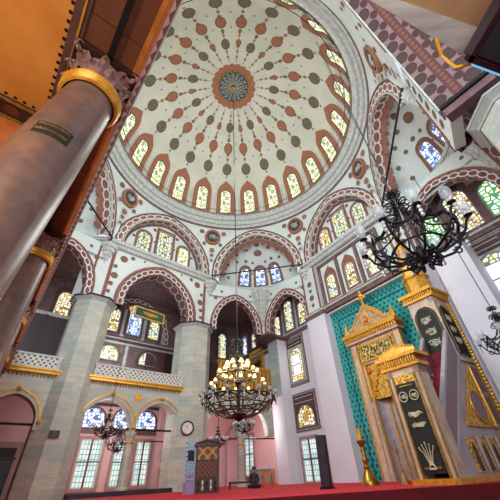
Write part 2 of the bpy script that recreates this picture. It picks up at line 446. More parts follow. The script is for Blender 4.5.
# ------------------------------------------------------------------ frames
class Fr:
    """wall frame: s along the wall, z up, d outward distance from the eye; e>0 comes towards the hall"""
    def __init__(f, deg, d=0.0, o=(0, 0)):
        f.n = Vector((math.cos(deg*D2R), math.sin(deg*D2R), 0)); f.t = Vector((-f.n.y, f.n.x, 0)); f.d = d; f.o = Vector((o[0], o[1], 0)); f.deg = deg
    def __call__(f, s, z, e=0.0): return f.o + f.n*(f.d - e) + f.t*s + Vector((0, 0, z))
    def at(f, d): g = Fr(f.deg, d, (f.o.x, f.o.y)); return g
    def sdz(f, s, d, z): return f.o + f.n*d + f.t*s + Vector((0, 0, z))
def fr_pts(p0, p1):
    """frame whose s runs from p0 to p1 with the outward normal to the left of travel... origin p0"""
    p0 = Vector((p0[0], p0[1], 0)); p1 = Vector((p1[0], p1[1], 0)); t = (p1-p0).normalized()
    f = Fr(0); f.t = t; f.n = Vector((t.y, -t.x, 0)); f.o = p0; f.d = 0; f.deg = math.degrees(math.atan2(f.n.y, f.n.x)); f.L = (p1-p0).length
    return f
L_ = Fr(131.4); Q_ = Fr(35.6)
OC = Vector((-0.57, 10.24, 0)); AZ = dict(A=157, B=107, C=58.5, D=12.2, E=-34.5, H=200)
def V(k, r): a = AZ[k]*D2R; return Vector((OC.x + r*math.cos(a), OC.y + r*math.sin(a), 0))

def acurve(t, spring, rise, pt=.14):
    t = min(1, abs(t)); return spring + rise*((1-pt)*math.sqrt(max(0, 1-t*t)) + pt*(1-t))
def arch_pts(cx, hw, spring, rise, n=28, pt=.14):
    """points (s, z) round the arch from left to right, evenly in angle"""
    out = []
    for i in range(n+1):
        a = PI - PI*i/n; t = math.cos(a); out.append((cx + hw*t, acurve(t, spring, rise, pt)))
    return out

def arched_wall(fr, s0, s1, z0, z1, ops, th, mat, msoff=None, mback=None, mb=None):
    """wall panel from s0 to s1 with arched openings [(cx, hw, spring, rise)], front face at e=0, thickness th outward"""
    mb = mb or MB(); msoff = msoff or mat; mback = mback or mat
    ops = sorted(ops)
    def quad(pa, pb, e0, e1, m, rev=False):
        pass
    cuts = [s0]
    segs = []
    cur = s0
    for (cx, hw, sp, ri) in ops:
        if cx-hw > cur + 1e-4: segs.append((cur, cx-hw, None))
        segs.append((cx-hw, cx+hw, (cx, hw, sp, ri))); cur = cx+hw
    if s1 > cur + 1e-4: segs.append((cur, s1, None))
    for a, b, op in segs:
        if op is None: cols = [(a, z0), (b, z0)]
        else: cols = arch_pts(*op)
        for (sa, za), (sb, zb) in zip(cols, cols[1:]):
            for e, m in ((0, mat), (-th, mback)):
                mb.face([fr(sa, za, e), fr(sb, zb, e), fr(sb, z1, e), fr(sa, z1, e)], m, [(sa, za), (sb, zb), (sb, z1), (sa, z1)])
        if op is not None:
            L = 0
            full = [(cols[0][0], z0)] + cols + [(cols[-1][0], z0)]
            for (sa, za), (sb, zb) in zip(full, full[1:]):
                dl = math.hypot(sb-sa, zb-za)
                mb.face([fr(sa, za, 0), fr(sb, zb, 0), fr(sb, zb, -th), fr(sa, za, -th)], msoff, [(L, 0), (L+dl, 0), (L+dl, 1), (L, 1)]); L += dl
    for s in (s0, s1):
        mb.face([fr(s, z0, 0), fr(s, z1, 0), fr(s, z1, -th), fr(s, z0, -th)], mat, [(0, z0), (0, z1), (th, z1), (th, z0)])
    mb.face([fr(s0, z1, 0), fr(s1, z1, 0), fr(s1, z1, -th), fr(s0, z1, -th)], mat)
    return mb
def archivolt(fr, cx, hw, spring, rise, w, mat, e=.06, legs=0.0, mb=None, inner=0.0, pt=.14, n=28):
    """painted band following an arch, outside of the opening, standing e proud"""
    mb = mb or MB()
    pa = arch_pts(cx, hw, spring, rise, n, pt); pb = arch_pts(cx, hw+w, spring, rise+w, n, pt)
    if legs: pa = [(cx-hw, spring-legs)] + pa + [(cx+hw, spring-legs)]; pb = [(cx-hw-w, spring-legs)] + pb + [(cx+hw+w, spring-legs)]
    L = 0
    for i in range(len(pa)-1):
        dl = (math.dist(pa[i], pa[i+1]) + math.dist(pb[i], pb[i+1]))/2
        uv = [(L, 0), (L+dl, 0), (L+dl, 1), (L, 1)]
        mb.face([fr(*pa[i], e), fr(*pa[i+1], e), fr(*pb[i+1], e), fr(*pb[i], e)], mat, uv)
        mb.face([fr(*pb[i], e), fr(*pb[i+1], e), fr(*pb[i+1], -.02), fr(*pb[i], -.02)], mat, [(0, 0)]*4)
        mb.face([fr(*pa[i], e), fr(*pa[i+1], e), fr(*pa[i+1], -.02), fr(*pa[i], -.02)], mat, [(0, 0)]*4)
        L += dl
    return mb
def strip(mb, mp, prof, v0, v1, n, e, m, nu=4, skirt=0.0, hole=None, uvs=1.0):
    """fills a shape symmetrical about u=0: prof(v) is the half width. mp(u, v, e) -> point. hole(v) leaves a middle open"""
    vs = [v0 + (v1-v0)*i/n for i in range(n+1)]
    for a, b in zip(vs, vs[1:]):
        ha, hb = prof(a), prof(b)
        ia, ib = (hole(a), hole(b)) if hole else (None, None)
        if hole is None or (ia <= 0 and ib <= 0):
            cols = [(-1 + 2*k/nu) for k in range(nu+1)]
            for p, q in zip(cols, cols[1:]):
                mb.face([mp(p*ha, a, e), mp(q*ha, a, e), mp(q*hb, b, e), mp(p*hb, b, e)], m, [(p*ha*uvs, a*uvs), (q*ha*uvs, a*uvs), (q*hb*uvs, b*uvs), (p*hb*uvs, b*uvs)])
        else:
            for sg in (-1, 1):
                mb.face([mp(sg*ia, a, e), mp(sg*ha, a, e), mp(sg*hb, b, e), mp(sg*ib, b, e)], m, [(sg*ia*uvs, a*uvs), (sg*ha*uvs, a*uvs), (sg*hb*uvs, b*uvs), (sg*ib*uvs, b*uvs)])
        if skirt:
            for sg in (-1, 1):
                mb.face([mp(sg*ha, a, e), mp(sg*hb, b, e), mp(sg*hb, b, e-skirt), mp(sg*ha, a, e-skirt)], m)
        if skirt and hole and (ia > 0 or ib > 0):
            for sg in (-1, 1):
                mb.face([mp(sg*ia, a, e), mp(sg*ib, b, e), mp(sg*ib, b, e-skirt), mp(sg*ia, a, e-skirt)], m)
def round_top(w, v0, v1):
    """half-width profile of a round-headed light"""
    h = w/2
    return lambda v: 0 if v >= v1 else (h if v < v1-h else math.sqrt(max(0, h*h - (v-(v1-h))**2)))
def ogee_top(w, v0, v1, k=.9):
    h = w/2; H = w*k
    def f(v):
        if v >= v1: return 0
        if v < v1-H: return h
        t = (v-(v1-H))/H
        return h*(math.sqrt(max(0, 1-(t/.7)**2))*.55 + .45 if t < .62 else (1-t)/.38*.72)
    return f
WN = [0]
def window(mp, w, v0, v1, gl, head='round', fw=.14, frame_m=None, panel=None, panel_m=None, e=.03, extra=None, sill=0):
    """a real window: root is the frame, children are the glass and the lead bars"""
    WN[0] += 1
    frame_m = frame_m or M_lead; panel_m = panel_m or M_rust
    n = 20
    root = MB()
    if head == 'round': g = round_top(w, v0, v1); gh = lambda v: g(v) if v > v0 else 0
    else: g = lambda v: w/2 if v < v1 else 0; gh = g
    if panel:
        pw, ptop, kind = panel; pb = v0 - .12
        pf = ogee_top(pw, pb, ptop) if kind == 'ogee' else (round_top(pw, pb, ptop) if kind == 'round' else (lambda v: pw/2))
        hole = lambda v: g(v) if v0 <= v <= v1 else 0
        strip(root, mp, pf, pb, v0, 2, e, panel_m, skirt=e)
        strip(root, mp, pf, v0, v1, n, e, panel_m, skirt=e, hole=lambda v: max(g(v), 1e-4))
        strip(root, mp, pf, v1, ptop, n, e, panel_m, skirt=e)
    f2 = (round_top(w+2*.05, v0, v1+.05) if head == 'round' else (lambda v: w/2+.05))
    strip(root, mp, f2, v0, v1, n, e+.025, frame_m, skirt=.05, hole=lambda v: max(g(v), 1e-4))
    strip(root, mp, f2, v1, v1+.05, 3, e+.025, frame_m, skirt=.05); strip(root, mp, lambda v: w/2+.05, v0-.05, v0, 1, e+.025, frame_m, skirt=.05)
    r = root.build('window_%d' % WN[0], **ST)
    gm = MB(); strip(gm, mp, g, v0, v1, n, .012, gl, nu=4)
    gm.build('window_glass', r)
    if extra: extra(r, mp, w, v0, v1)
    return r
def fmap(fr, s0): return lambda u, v, e: fr(s0+u, v, e)
def spots(mb, mp, lst, m1, m2, e=.012):
    for (x, y, r, k) in lst:
        mb.disc(lambda a, b, c: mp(a, b, c), x, y, r*1.15, r*1.15, M_rust, 14, e=e)
        mb.disc(lambda a, b, c: mp(a, b, c), x, y, r*.85, r*.85, m1 if k else m2, 14, e=e+.006)
# ------------------------------------------------------------------ floor
mb = MB(); I3 = lambda x, y, z: Vector((x, y, z))
_ca, _sa = math.cos(12.4*D2R), math.sin(12.4*D2R)
I3 = lambda x, y, z: Vector((x*_ca - y*_sa, 8.0 + x*_sa + y*_ca, z))
mb.box(I3, -34, 30, 0, 36, FZ-.35, FZ, M_red)
mb.build('floor', **ST)
mb = MB(); mb.box(I3, -34, 30, -.07, 0, FZ-.40, FZ-.005, M_redd); mb.build('trim_floor_step', **ST)
mb = MB(); mb.box(I3, -34, 30, -20, -.07, FZ-.85, FZ-.38, M_redd); mb.build('floor', **ST)

# ------------------------------------------------------------------ dome
AZ0 = 67.6
def dome_pt(az, th, e=0.0):
    r = (7.05-e)*math.cos(th); return Vector((OC.x + r*math.cos(az), OC.y + r*math.sin(az), 17.0 + (6.57-e)*math.sin(th)))
mb = MB()
mb.grid(lambda u, v: dome_pt(AZ0*D2R + u*2*PI, max(.0, PI/2*(1-v)) if v > .004 else PI/2-.004), NW*6, 36, M_dome, lambda u, v: (u*NW, v))
mb.build('ceiling_dome', smooth=True, **ST)
for k in range(NW):
    az = AZ0*D2R + k*2*PI/NW
    a = (math.degrees(az) + 360) % 360
    if 215 < a < 290: continue
    mp = (lambda az: lambda u, v, e: dome_pt(az - u/6.9, v/6.8, e))(az)
    window(mp, .80, .12, 2.45, G_dome, panel=(1.5, 3.35, 'ogee'), frame_m=M_greydk, panel_m=M_domerust, e=.05)
# slim grey shafts between the dome windows
mb = MB()
for k in range(NW):
    az = AZ0*D2R + (k+.5)*2*PI/NW
    mp = lambda u, v, e: dome_pt(az - u/6.9, v/6.8, e)
    for du in (-.12, .12): mb.tube([mp(du, v, .03) for v in (0.1, .8, 1.5, 2.1)], [.045, .04, .035, .02], M_greyband, 5)
mb.build('trim_dome_shafts', **ST)
# crown rosette
def ring_pts(r, z, n=48): return [(OC.x + r*math.cos(2*PI*i/n), OC.y + r*math.sin(2*PI*i/n), z) for i in range(n+1)]
def crown(x, y, e):
    r = math.hypot(x, y); a = math.atan2(y, x); th = math.acos(min(1, r/7.05)); return dome_pt(a, th, e)
root = MB()
root.grid(lambda u, v: crown((1.2+.35*v + (.12 if v > .6 else 0)*abs(math.sin(u*22*PI)))*math.cos(2*PI*u), (1.2+.35*v + (.12 if v > .6 else 0)*abs(math.sin(u*22*PI)))*math.sin(2*PI*u), .03), 176, 3, M_domerust)
rz = root.build('ceiling_crown_rosette', **ST)
m2 = MB(); m2.grid(lambda u, v: crown(max(.001, 1.2*v)*math.cos(2*PI*u), max(.001, 1.2*v)*math.sin(2*PI*u), .04), 40, 5, M_crowndk); m2.build('rosette_ground', rz)
m2 = MB()
for k in range(16):
    a = 2*PI*k/16
    for sgn in (-1, 1):
        m2.tube([crown(rr*math.cos(a+sgn*da), rr*math.sin(a+sgn*da), .07) for rr, da in ((.2, 0), (.45, .10), (.7, .02), (.85, -.09), (1.0, .06), (1.12, .15))], .018, M_greyband, 4)
    m2.tube([crown(rr*math.cos(a+.1+da), rr*math.sin(a+.1+da), .07) for rr, da in ((.55, .0), (.72, .14), (.9, .05), (.98, -.08))], .016, M_greyband, 4)
for rr in (1.17, .2): m2.tube([crown(rr*math.cos(2*PI*i/40), rr*math.sin(2*PI*i/40), .07) for i in range(41)], .025, M_gold, 4, cap=False)
m2.build('calligraphy_tracery', rz)
m2 = MB(); m2.sphere((OC.x, OC.y, 23.3), .13, M_gold); m2.build('boss', rz, smooth=True)

# drum cornice: three tiers of little niches
mb = MB()
tiers = [(7.04, 17.02, 7.16, 16.98, M_domerust), (7.16, 16.98, 7.22, 16.86, M_greyband), ]
def tier(r0, z0, r1, z1, N, amp, ph, mat):
    def fn(u, v):
        a = 2*PI*u; t = abs(((u*N + ph) % 1)*2 - 1)
        r = r0 + (r1-r0)*v + amp*t*math.sin(PI*min(1, v*1.2))
        return (OC.x + r*math.cos(a), OC.y + r*math.sin(a), z0 + (z1-z0)*v - .5*amp*t*math.sin(PI*v))
    mb.grid(fn, N*4, 3, mat)
def flat(r0, z0, r1, z1, mat): mb.grid(lambda u, v: (OC.x + (r0+(r1-r0)*v)*math.cos(2*PI*u), OC.y + (r0+(r1-r0)*v)*math.sin(2*PI*u), z0+(z1-z0)*v), 120, 1, mat)
flat(7.03, 17.05, 7.12, 16.97, M_greydk)
flat(7.12, 16.97, 7.24, 16.93, M_greyband)
tier(7.24, 16.93, 7.34, 16.66, 110, .09, 0, M_greyband)
flat(7.34, 16.66, 7.46, 16.64, M_grey)
tier(7.46, 16.64, 7.56, 16.36, 110, .09, .5, M_greyband)
flat(7.56, 16.36, 7.66, 16.34, M_grey)
tier(7.66, 16.34, 7.74, 16.16, 110, .07, 0, M_greyband)
flat(7.74, 16.16, 7.78, 16.12, M_mauve); flat(7.78, 16.12, 7.80, 15.98, M_mauve); flat(7.80, 15.98, 8.6, 15.98, M_white)
mb.build('trim_drum_cornice', **ST)
mb = MB(); mb.tube(ring_pts(6.75, 17.15, 72), .018, M_iron, 5, cap=False); o = mb.build('cable', label='thin black ring cable strung round the foot of the dome windows', category='cable')

# ------------------------------------------------------------------ octagon faces
RV = 8.4
FC = {}
for a, b in (('E', 'D'), ('D', 'C'), ('C', 'B'), ('B', 'A'), ('A', 'H')):
    f = fr_pts(V(a, RV), V(b, RV)); f.a0 = AZ[a]; f.a1 = AZ[b]; FC[a+b] = f
ZC = 11.62          # upper cornice
def pendentive(f, name):
    L = f.L; cx = L/2; hw, w, sp, ri = L/2-.66, .52, 12.15, 3.05
    ex = arch_pts(cx, hw+w, sp, ri+w, 32)
    bot = [(0.0, ZC-.1), (.07, ZC-.1)] + [(ex[0][0], ZC-.1)] + ex + [(ex[-1][0], ZC-.1)] + [(L-.07, ZC-.1), (L, ZC-.1)]
    mb = MB(); NV = 6
    def P(s, z, v):
        x = s/L; a = (f.a0 + (f.a1-f.a0)*x)*D2R
        B = f(s, z, 0); T = Vector((OC.x + 7.8*math.cos(a), OC.y + 7.8*math.sin(a), 15.99))
        return B.lerp(T, v)
    mb.grid(lambda u, v: P(*bot[int(round(u*(len(bot)-1)))], v), len(bot)-1, NV, M_white)
    mb.build(name, smooth=False, **ST)
    mb = MB()
    archivolt(f, cx, hw+.02, sp, ri+.02, w-.09, M_arch, e=.05, legs=sp-ZC, mb=mb)
    archivolt(f, cx, hw+w-.08, sp, ri+w-.08, .09, M_mauve, e=.09, legs=sp-ZC, mb=mb)
    archivolt(f, cx, hw-.05, sp, ri-.05, .08, M_greyband, e=.08, legs=sp-ZC, mb=mb)
    # soffit
    pts = arch_pts(cx, hw, sp, ri, 28); full = [(pts[0][0], ZC)] + pts + [(pts[-1][0], ZC)]; Ls = 0
    for p, q in zip(full, full[1:]):
        dl = math.dist(p, q); mb.face([f(*p, 0), f(*q, 0), f(*q, -.55), f(*p, -.55)], M_arch, [(Ls, 0), (Ls+dl, 0), (Ls+dl, 1), (Ls, 1)]); Ls += dl
    mb.build('trim_great_arch', **ST)
    f.cx, f.hw, f.sp, f.ri = cx, hw, sp, ri
for i, (k, f) in enumerate(FC.items()): pendentive(f, 'wall_pendentive_%d' % (i+1))

def sweep(mb, path, prof, closed=False):
    """path: list of (point, outward hall direction); prof: [(e, z, mat)]"""
    Ls = 0
    for (p, dp), (q, dq) in zip(path, path[1:]):
        dl = (q-p).length
        for (e0, z0, m), (e1, z1, _) in zip(prof, prof[1:]):
            mb.face([p+dp*e0+Vector((0, 0, z0)), q+dq*e0+Vector((0, 0, z0)), q+dq*e1+Vector((0, 0, z1)), p+dp*e1+Vector((0, 0, z1))], m, [(Ls, 0), (Ls+dl, 0), (Ls+dl, 1), (Ls, 1)])
        Ls += dl
def toothed(mb, path, e0, z0, h, dep, pitch, mat):
    """a run of little stalactite teeth along a path"""
    tot = sum((q[0]-p[0]).length for p, q in zip(path, path[1:])); n = max(1, int(tot/pitch))
    def at(d):
        for (p, dp), (q, dq) in zip(path, path[1:]):
            l = (q-p).length
            if d <= l or q is path[-1][0]: t = min(1, d/l); return p.lerp(q, t), dp.lerp(dq, t)
            d -= l
    for i in range(n):
        a, da = at(tot*(i+.08)/n); b, db = at(tot*(i+.92)/n); c, dc = at(tot*(i+.5)/n)
        Z = Vector((0, 0, 1))
        t0, t1 = a+da*e0+Z*z0, b+db*e0+Z*z0; o0, o1 = a+da*(e0+dep)+Z*z0, b+db*(e0+dep)+Z*z0; tip = c+dc*e0+Z*(z0-h)
        mb.face([o0, o1, tip], mat); mb.face([t0, o0, tip], mat); mb.face([o1, t1, tip], mat)
CORN = [(0.0, ZC-.38, M_mauve), (.05, ZC-.38, M_mauve), (.05, ZC-.30, M_grey), (.10, ZC-.28, M_greyband), (.14, ZC-.12, M_grey), (.24, ZC-.08, M_greyband), (.28, ZC+.06, M_greyband), (.28, ZC+.12, M_grey), (-.3, ZC+.14, M_grey)]
def straight(f, s0, s1, n=1): return [(f(s0+(s1-s0)*i/n, 0, 0), -f.n) for i in range(n+1)]
def exedra_curve(f, n=24, k=1.0, dep=2.55, hw=None):
    out = []; hw = hw or (f.L/2-.05)
    for i in range(n+1):
        a = PI*i/n; p = f(f.L/2 - hw*math.cos(a)*k, 0, -dep*math.sin(a)*k)
        nn = (f.t*(-math.cos(a))*-1*(-1) + f.n*math.sin(a)*(hw/dep)); nn.normalize(); out.append((p, -nn))
    return out
for k, f in FC.items():
    mb = MB()
    path = straight(f, 0, f.L, 8) if k in ('DC', 'BA') else exedra_curve(f)
    sweep(mb, path, CORN); toothed(mb, path, .10, ZC-.12, .16, .10, .16, M_greyband); toothed(mb, path, .0, ZC-.30, .16, .08, .16, M_grey)
    mb.build('trim_cornice', **ST)

# consoles of stalactites under the cornice at each corner
for k in 'ABCDE':
    mb = MB(); c = V(k, RV+.02); kk = .55 if k == 'E' else .85
    prof = [(.02, -1.35), (.05, -1.3), (.10, -1.1), (.16, -1.08), (.22, -.85), (.30, -.83), (.36, -.6), (.46, -.58), (.5, -.38), (.6, -.36), (.62, -.12), (.66, -.1)]
    N = 24
    def fn(u, v):
        i = int(round(v*(len(prof)-1))); r, z = prof[i]; a = 2*PI*u; r *= kk - .10*abs(((u*12 + (i//2)*.5) % 1)*2-1)
        return (c.x + r*math.cos(a), c.y + r*math.sin(a), ZC-.25+z)
    mb.grid(fn, 72, len(prof)-1, M_greyband)
    mb.build('trim_console', **ST)

# lunette windows in the two flat faces
def lunette(k, wins, gls, centre_flat=True):
    f = FC[k]; g = Fr(0); g.t, g.n, g.o, g.deg, g.L = f.t, f.n, f.o, f.deg, f.L; g.d = .55
    mb = MB(); pts = arch_pts(f.cx, f.hw+.1, f.sp, f.ri+.1, 24)
    poly = [(f.cx-f.hw-.1, ZC-.2)] + pts + [(f.cx+f.hw+.1, ZC-.2)]
    mb.face([g(s, z, 0) for s, z in poly], M_white, poly)
    spots(mb, fmap(g, f.cx), [(-.88, 14.35, .12, 1), (.88, 14.35, .12, 0), (-2.2, 13.2, .10, 0), (2.2, 13.2, .10, 1), (-2.3, 12.3, .11, 1), (2.3, 12.3, .11, 0), (-.76, 13.3, .07, 1), (.76, 13.3, .07, 1)], M_rust, M_greydk)
    mb.build('wall_lunette', **ST)
    mb = MB(); archivolt(g, f.cx, f.hw-.24, f.sp, f.ri-.24, .2, M_mauve, e=.03, legs=.4, mb=mb); mb.build('trim_lunette_border', **ST)
    for (s, w, z0, z1, kind), gl in zip(wins, gls):
        pk = (w+.42, z1+.24, 'flat') if kind == 'flat' else (w+.36, z1+.22, 'round')
        window(fmap(g, f.cx+s), w, z0, z1, gl, head='round' if kind != 'flat' else 'flat', panel=pk, panel_m=M_rust)
lunette('BA', [(-1.5, .82, 12.0, 13.8, 'r'), (0, 1.02, 11.95, 14.45, 'flat'), (1.5, .82, 12.0, 13.8, 'r')], [G_dome, G_mix, G_mix])
lunette('DC', [(-1.5, .82, 12.0, 13.9, 'r'), (0, 1.02, 11.95, 14.45, 'flat'), (1.5, .82, 12.0, 13.9, 'r')], [G_mix, G_mix, G_amb])

# exedra half domes
def exedra(k):
    f = FC[k]; hw, dep = f.hw+.12, 2.35
    def P(a, th, e=0.0):
        c = math.cos(th); return f(f.cx - (hw-e)*math.cos(a)*c, ZC+.12 + (f.sp-ZC-.12+f.ri-e+.05)*math.sin(th), -.5-(dep-e)*math.sin(a)*c)
    mb = MB(); mb.grid(lambda u, v: P(PI*u, PI/2*v), 32, 14, M_white)
    for (u, v, r) in ((90, 58, .30), (60, 44, .13), (120, 44, .13), (40, 40, .12), (140, 40, .12), (76, 42, .10), (104, 42, .10), (20, 30, .13), (160, 30, .13), (28, 50, .13), (152, 50, .13), (30, 14, .13), (150, 14, .13), (90, 74, .18), (50, 62, .14), (130, 62, .14), (75, 26, .07), (105, 26, .07)):
        for rr, m, e in ((r*1.15, M_rust, .02), (r*.75, M_greydk, .03)):
            mb.face([P(u*D2R + rr*math.cos(t)/(hw*math.cos(v*D2R)), v*D2R + rr*math.sin(t)/3.4, e) for t in [2*PI*j/14 for j in range(14)]], m)
    mb.build('ceiling_half_dome', smooth=False, **ST)
    mb = MB()      # scalloped rust border inside the arch
    def B(u, v):
        a = PI/2*0
        return None
    pts = arch_pts(f.cx, f.hw+.0, f.sp, f.ri+.0, 60)
    for i in range(len(pts)-1):
        s0 = .16 + .18*abs(math.sin(i*PI/4)); s1 = .16 + .18*abs(math.sin((i+1)*PI/4))
        def inn(p, k):
            dx, dz = p[0]-f.cx, p[1]-(f.sp-.3); l = math.hypot(dx, dz); return (p[0]-dx/l*k, p[1]-dz/l*k)
        a, b = pts[i], pts[i+1]; c, d = inn(b, s1), inn(a, s0)
        mb.face([f(*a, -.53), f(*b, -.53), f(*c, -.56-s1*.7), f(*d, -.56-s0*.7)], M_rust)
    mb.build('trim_scalloped_border', **ST)
    for u in (62, 90, 118):
        mp = (lambda u: lambda x, y, e: P(u*D2R + x/ (hw*.8), y/3.3, e))(u)
        window(mp, .60, .50, 1.90, G_blue, panel=(.98, 2.2, 'round'), panel_m=M_rust, e=.03)
for k in ('CB', 'ED', 'AH'): exedra(k)

# ------------------------------------------------------------------ upper walls between pier tops and cornice
ZP = 7.9
MQ = Q_.sdz(15.9, 12.2, 0); MD = Q_.sdz(0.2, 12.3, 0); MA = V('A', 8.4) + (V('H', 8.4)-V('A', 8.4))*.5 + Vector((math.cos(178.5*D2R), math.sin(178.5*D2R), 0))*2.3
def small_arch(p0, p1, name, hw_cut=.42, sp=8.25, ri=2.0, w=.36, curve=None, th=.5):
    f = fr_pts(p0, p1); L = f.L; cx = L/2; hw = L/2-hw_cut-w+.2
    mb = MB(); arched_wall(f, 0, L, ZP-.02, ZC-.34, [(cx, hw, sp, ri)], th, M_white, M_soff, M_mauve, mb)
    mp = fmap(f, cx)
    spots(mb, mp, [(-hw-.1, 10.2, .13, 1), (hw+.1, 10.2, .13, 1), (-hw+.35, 10.75, .09, 0), (hw-.35, 10.75, .09, 0)], M_rust, M_greydk)
    mb.build(name, **ST)
    mb = MB(); archivolt(f, cx, hw-.02, sp, ri-.02, w, M_arch2, e=.05, legs=sp-ZP, mb=mb); archivolt(f, cx, hw+w-.04, sp, ri+w-.04, .12, M_rust, e=.08, legs=sp-ZP, mb=mb)
    mb.build('trim_archivolt', **ST)
    return f
fCM = small_arch(V('C', RV), MQ, 'wall_spandrel')
fMB = small_arch(MQ, V('B', RV), 'wall_spandrel')
fED = small_arch(V('E', RV), MD, 'wall_spandrel')
fMD = small_arch(MD, V('D', RV), 'wall_spandrel', ri=2.25)
fAM = small_arch(V('A', RV), MA, 'wall_spandrel')
fMH = small_arch(MA, V('H', RV), 'wall_spandrel')
# stalactite vaulting filling the shelf between the small arches and the curved cornice, with a pendant at the middle
for f, M0 in ((FC['CB'], MQ), (FC['ED'], MD), (FC['AH'], MA)):
    mb = MB(); cv = exedra_curve(f, 24)
    A0, B0 = f(0, 0, 0), f(f.L, 0, 0)
    def chord(i):
        t = i/12; return A0.lerp(M0, t) if t <= 1 else M0.lerp(B0, t-1)
    for j in range(6):
        z0, z1 = ZC-.38-.17*j, ZC-.38-.17*(j+1); k0, k1 = 1-j/6, 1-(j+1)/6
        for i in range(24):
            def P(i, k, z):
                c = chord(i); return c.lerp(cv[i][0], k) + Vector((0, 0, z))
            mb.face([P(i, k0, z0), P(i+1, k0, z0), P(i+1, k1, z0-.02), P(i, k1, z0-.02)], M_greyband)
            mb.face([P(i, k1, z0-.02), P(i+1, k1, z0-.02), P(i+1, k1, z1), P(i, k1, z1)], M_grey if j % 2 else M_greyband)
    # pendant
    for j in range(9):
        r0 = .95-.095*j; z0 = ZC-.45-.30*j; inw = -(f.n)
        for q in range(9):
            a0, a1 = PI*q/9, PI*(q+1)/9
            def Q(a, r, z): return M0 + f.t*(math.cos(a)*r*-1) + inw*(math.sin(a)*r*.8) + Vector((0, 0, z))
            am = (a0+a1)/2
            mb.face([Q(a0, r0, z0), Q(a1, r0, z0), Q(am, r0-.10, z0-.28)], M_greyband)
            mb.face([Q(a0, r0, z0), Q(am, r0-.1, z0-.28), Q(a0, r0-.1, z0-.3)], M_grey)
            mb.face([Q(a1, r0, z0), Q(am, r0-.1, z0-.28), Q(a1, r0-.1, z0-.3)], M_grey)
            mb.face([Q(a0, r0, z0), Q(a1, r0, z0), Q(a1, r0-.1, z0), Q(a0, r0-.1, z0)], M_greyband)
    mb.build('trim_stalactite_vault', **ST)

# left side: big arch opening into the gallery
FL = FC['BA']; GL = 15.62
sA, sB = L_.t.dot(V('A', RV)), L_.t.dot(V('B', RV))
f = fr_pts(V('B', RV), V('A', RV)); cx = f.L/2
f2 = f
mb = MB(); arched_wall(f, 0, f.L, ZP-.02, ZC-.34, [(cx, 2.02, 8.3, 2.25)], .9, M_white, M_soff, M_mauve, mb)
mp = fmap(f, cx)
for sg in (-1, 1):
    spots(mb, mp, [(sg*2.55, 10.75, .20, 1), (sg*2.05, 11.0, .12, 0), (sg*2.92, 10.1, .11, 0), (sg*2.85, 9.5, .18, 0), (sg*2.93, 8.95, .12, 1), (sg*2.95, 8.45, .1, 1), (sg*1.3, 11.08, .07, 1)], M_rust, M_greydk)
mb.build('wall_left_spandrel', **ST)
mb = MB(); archivolt(f, cx, 2.0, 8.3, 2.23, .42, M_arch2, e=.05, legs=.4, mb=mb); archivolt(f, cx, 2.38, 8.3, 2.61, .2, M_rust, e=.08, legs=.4, mb=mb)
for sg in (-1, 1): mb.box(lambda x, y, z: f(x, z, y), cx+sg*3.15-.09, cx+sg*3.15+.09, 0, .04, ZP, 11.2, M_rust)
mb.build('trim_great_side_arch', **ST)

# mihrab side: wall with three windows above the tiles
f = fr_pts(V('D', RV), V('C', RV)); cx = f.L/2; g3 = f
mb = MB(); mb.box(lambda x, y, z: f(x, z, y), -.3, f.L+.3, -.5, -.1, ZP-.3, ZC-.3, M_white)
mb.build('wall_front_clerestory', **ST)
mb = MB()
mb.box(lambda x, y, z: f(x, z, y), -.3, f.L+.3, -.1, .12, ZP-.22, ZP, M_mauve); mb.box(lambda x, y, z: f(x, z, y), -.3, f.L+.3, -.1, .2, ZP, ZP+.12, M_grey); mb.box(lambda x, y, z: f(x, z, y), -.3, f.L+.3, -.1, .10, ZP+.12, ZP+.26, M_rust)
for s in (-2.25, -.75, .75, 2.25): mb.box(lambda x, y, z: f(x, z, y), cx+s-.10, cx+s+.10, -.1, .02, ZP+.26, 10.9, M_mauve)
mb.box(lambda x, y, z: f(x, z, y), cx-2.35, cx+2.35, -.1, .03, 10.85, 11.03, M_mauve)
mb.build('trim_clerestory_border', **ST)
for s, gl in ((-1.5, G_dome), (0, G_amb), (1.5, G_mix)):
    window(lambda u, v, e, s=s: g3(cx+s+u, v, e-.1), .62, 8.45, 9.95, gl, panel=(1.0, 10.65, 'ogee'), panel_m=M_rust)

# dark cornice line round the pier tops
def band(p0, p1, z, e=.18, h=.1, m=None, name='trim_band', mb2=None):
    f = fr_pts(p0, p1); b = mb2 or MB(); b.box(lambda x, y, z_: f(x, z_, y), -.1, f.L+.1, -.4, e, z-h, z, m or M_iron)
    if mb2 is None: b.build(name, **ST)
# ------------------------------------------------------------------ outer walls
QO = 14.2; LO = 20.8
gQ = Q_.at(QO); gL = L_.at(LO)
xb = lambda g: (lambda x, y, z: g(x, z, y))     # box helper: x = s, y = towards the hall, z
mb = MB()
mb.box(xb(gQ), -4, 24, -.4, 0, FZ-.1, 11.6, M_wall); mb.build('wall_front', **ST)
mb = MB(); mb.box(xb(gL), -24, 5, -.4, 0, FZ-.1, 4.0, M_pink); mb.box(xb(gL), -24, 5, -.4, 0, 4.0, 11.6, M_mauve); mb.build('wall_left', **ST)
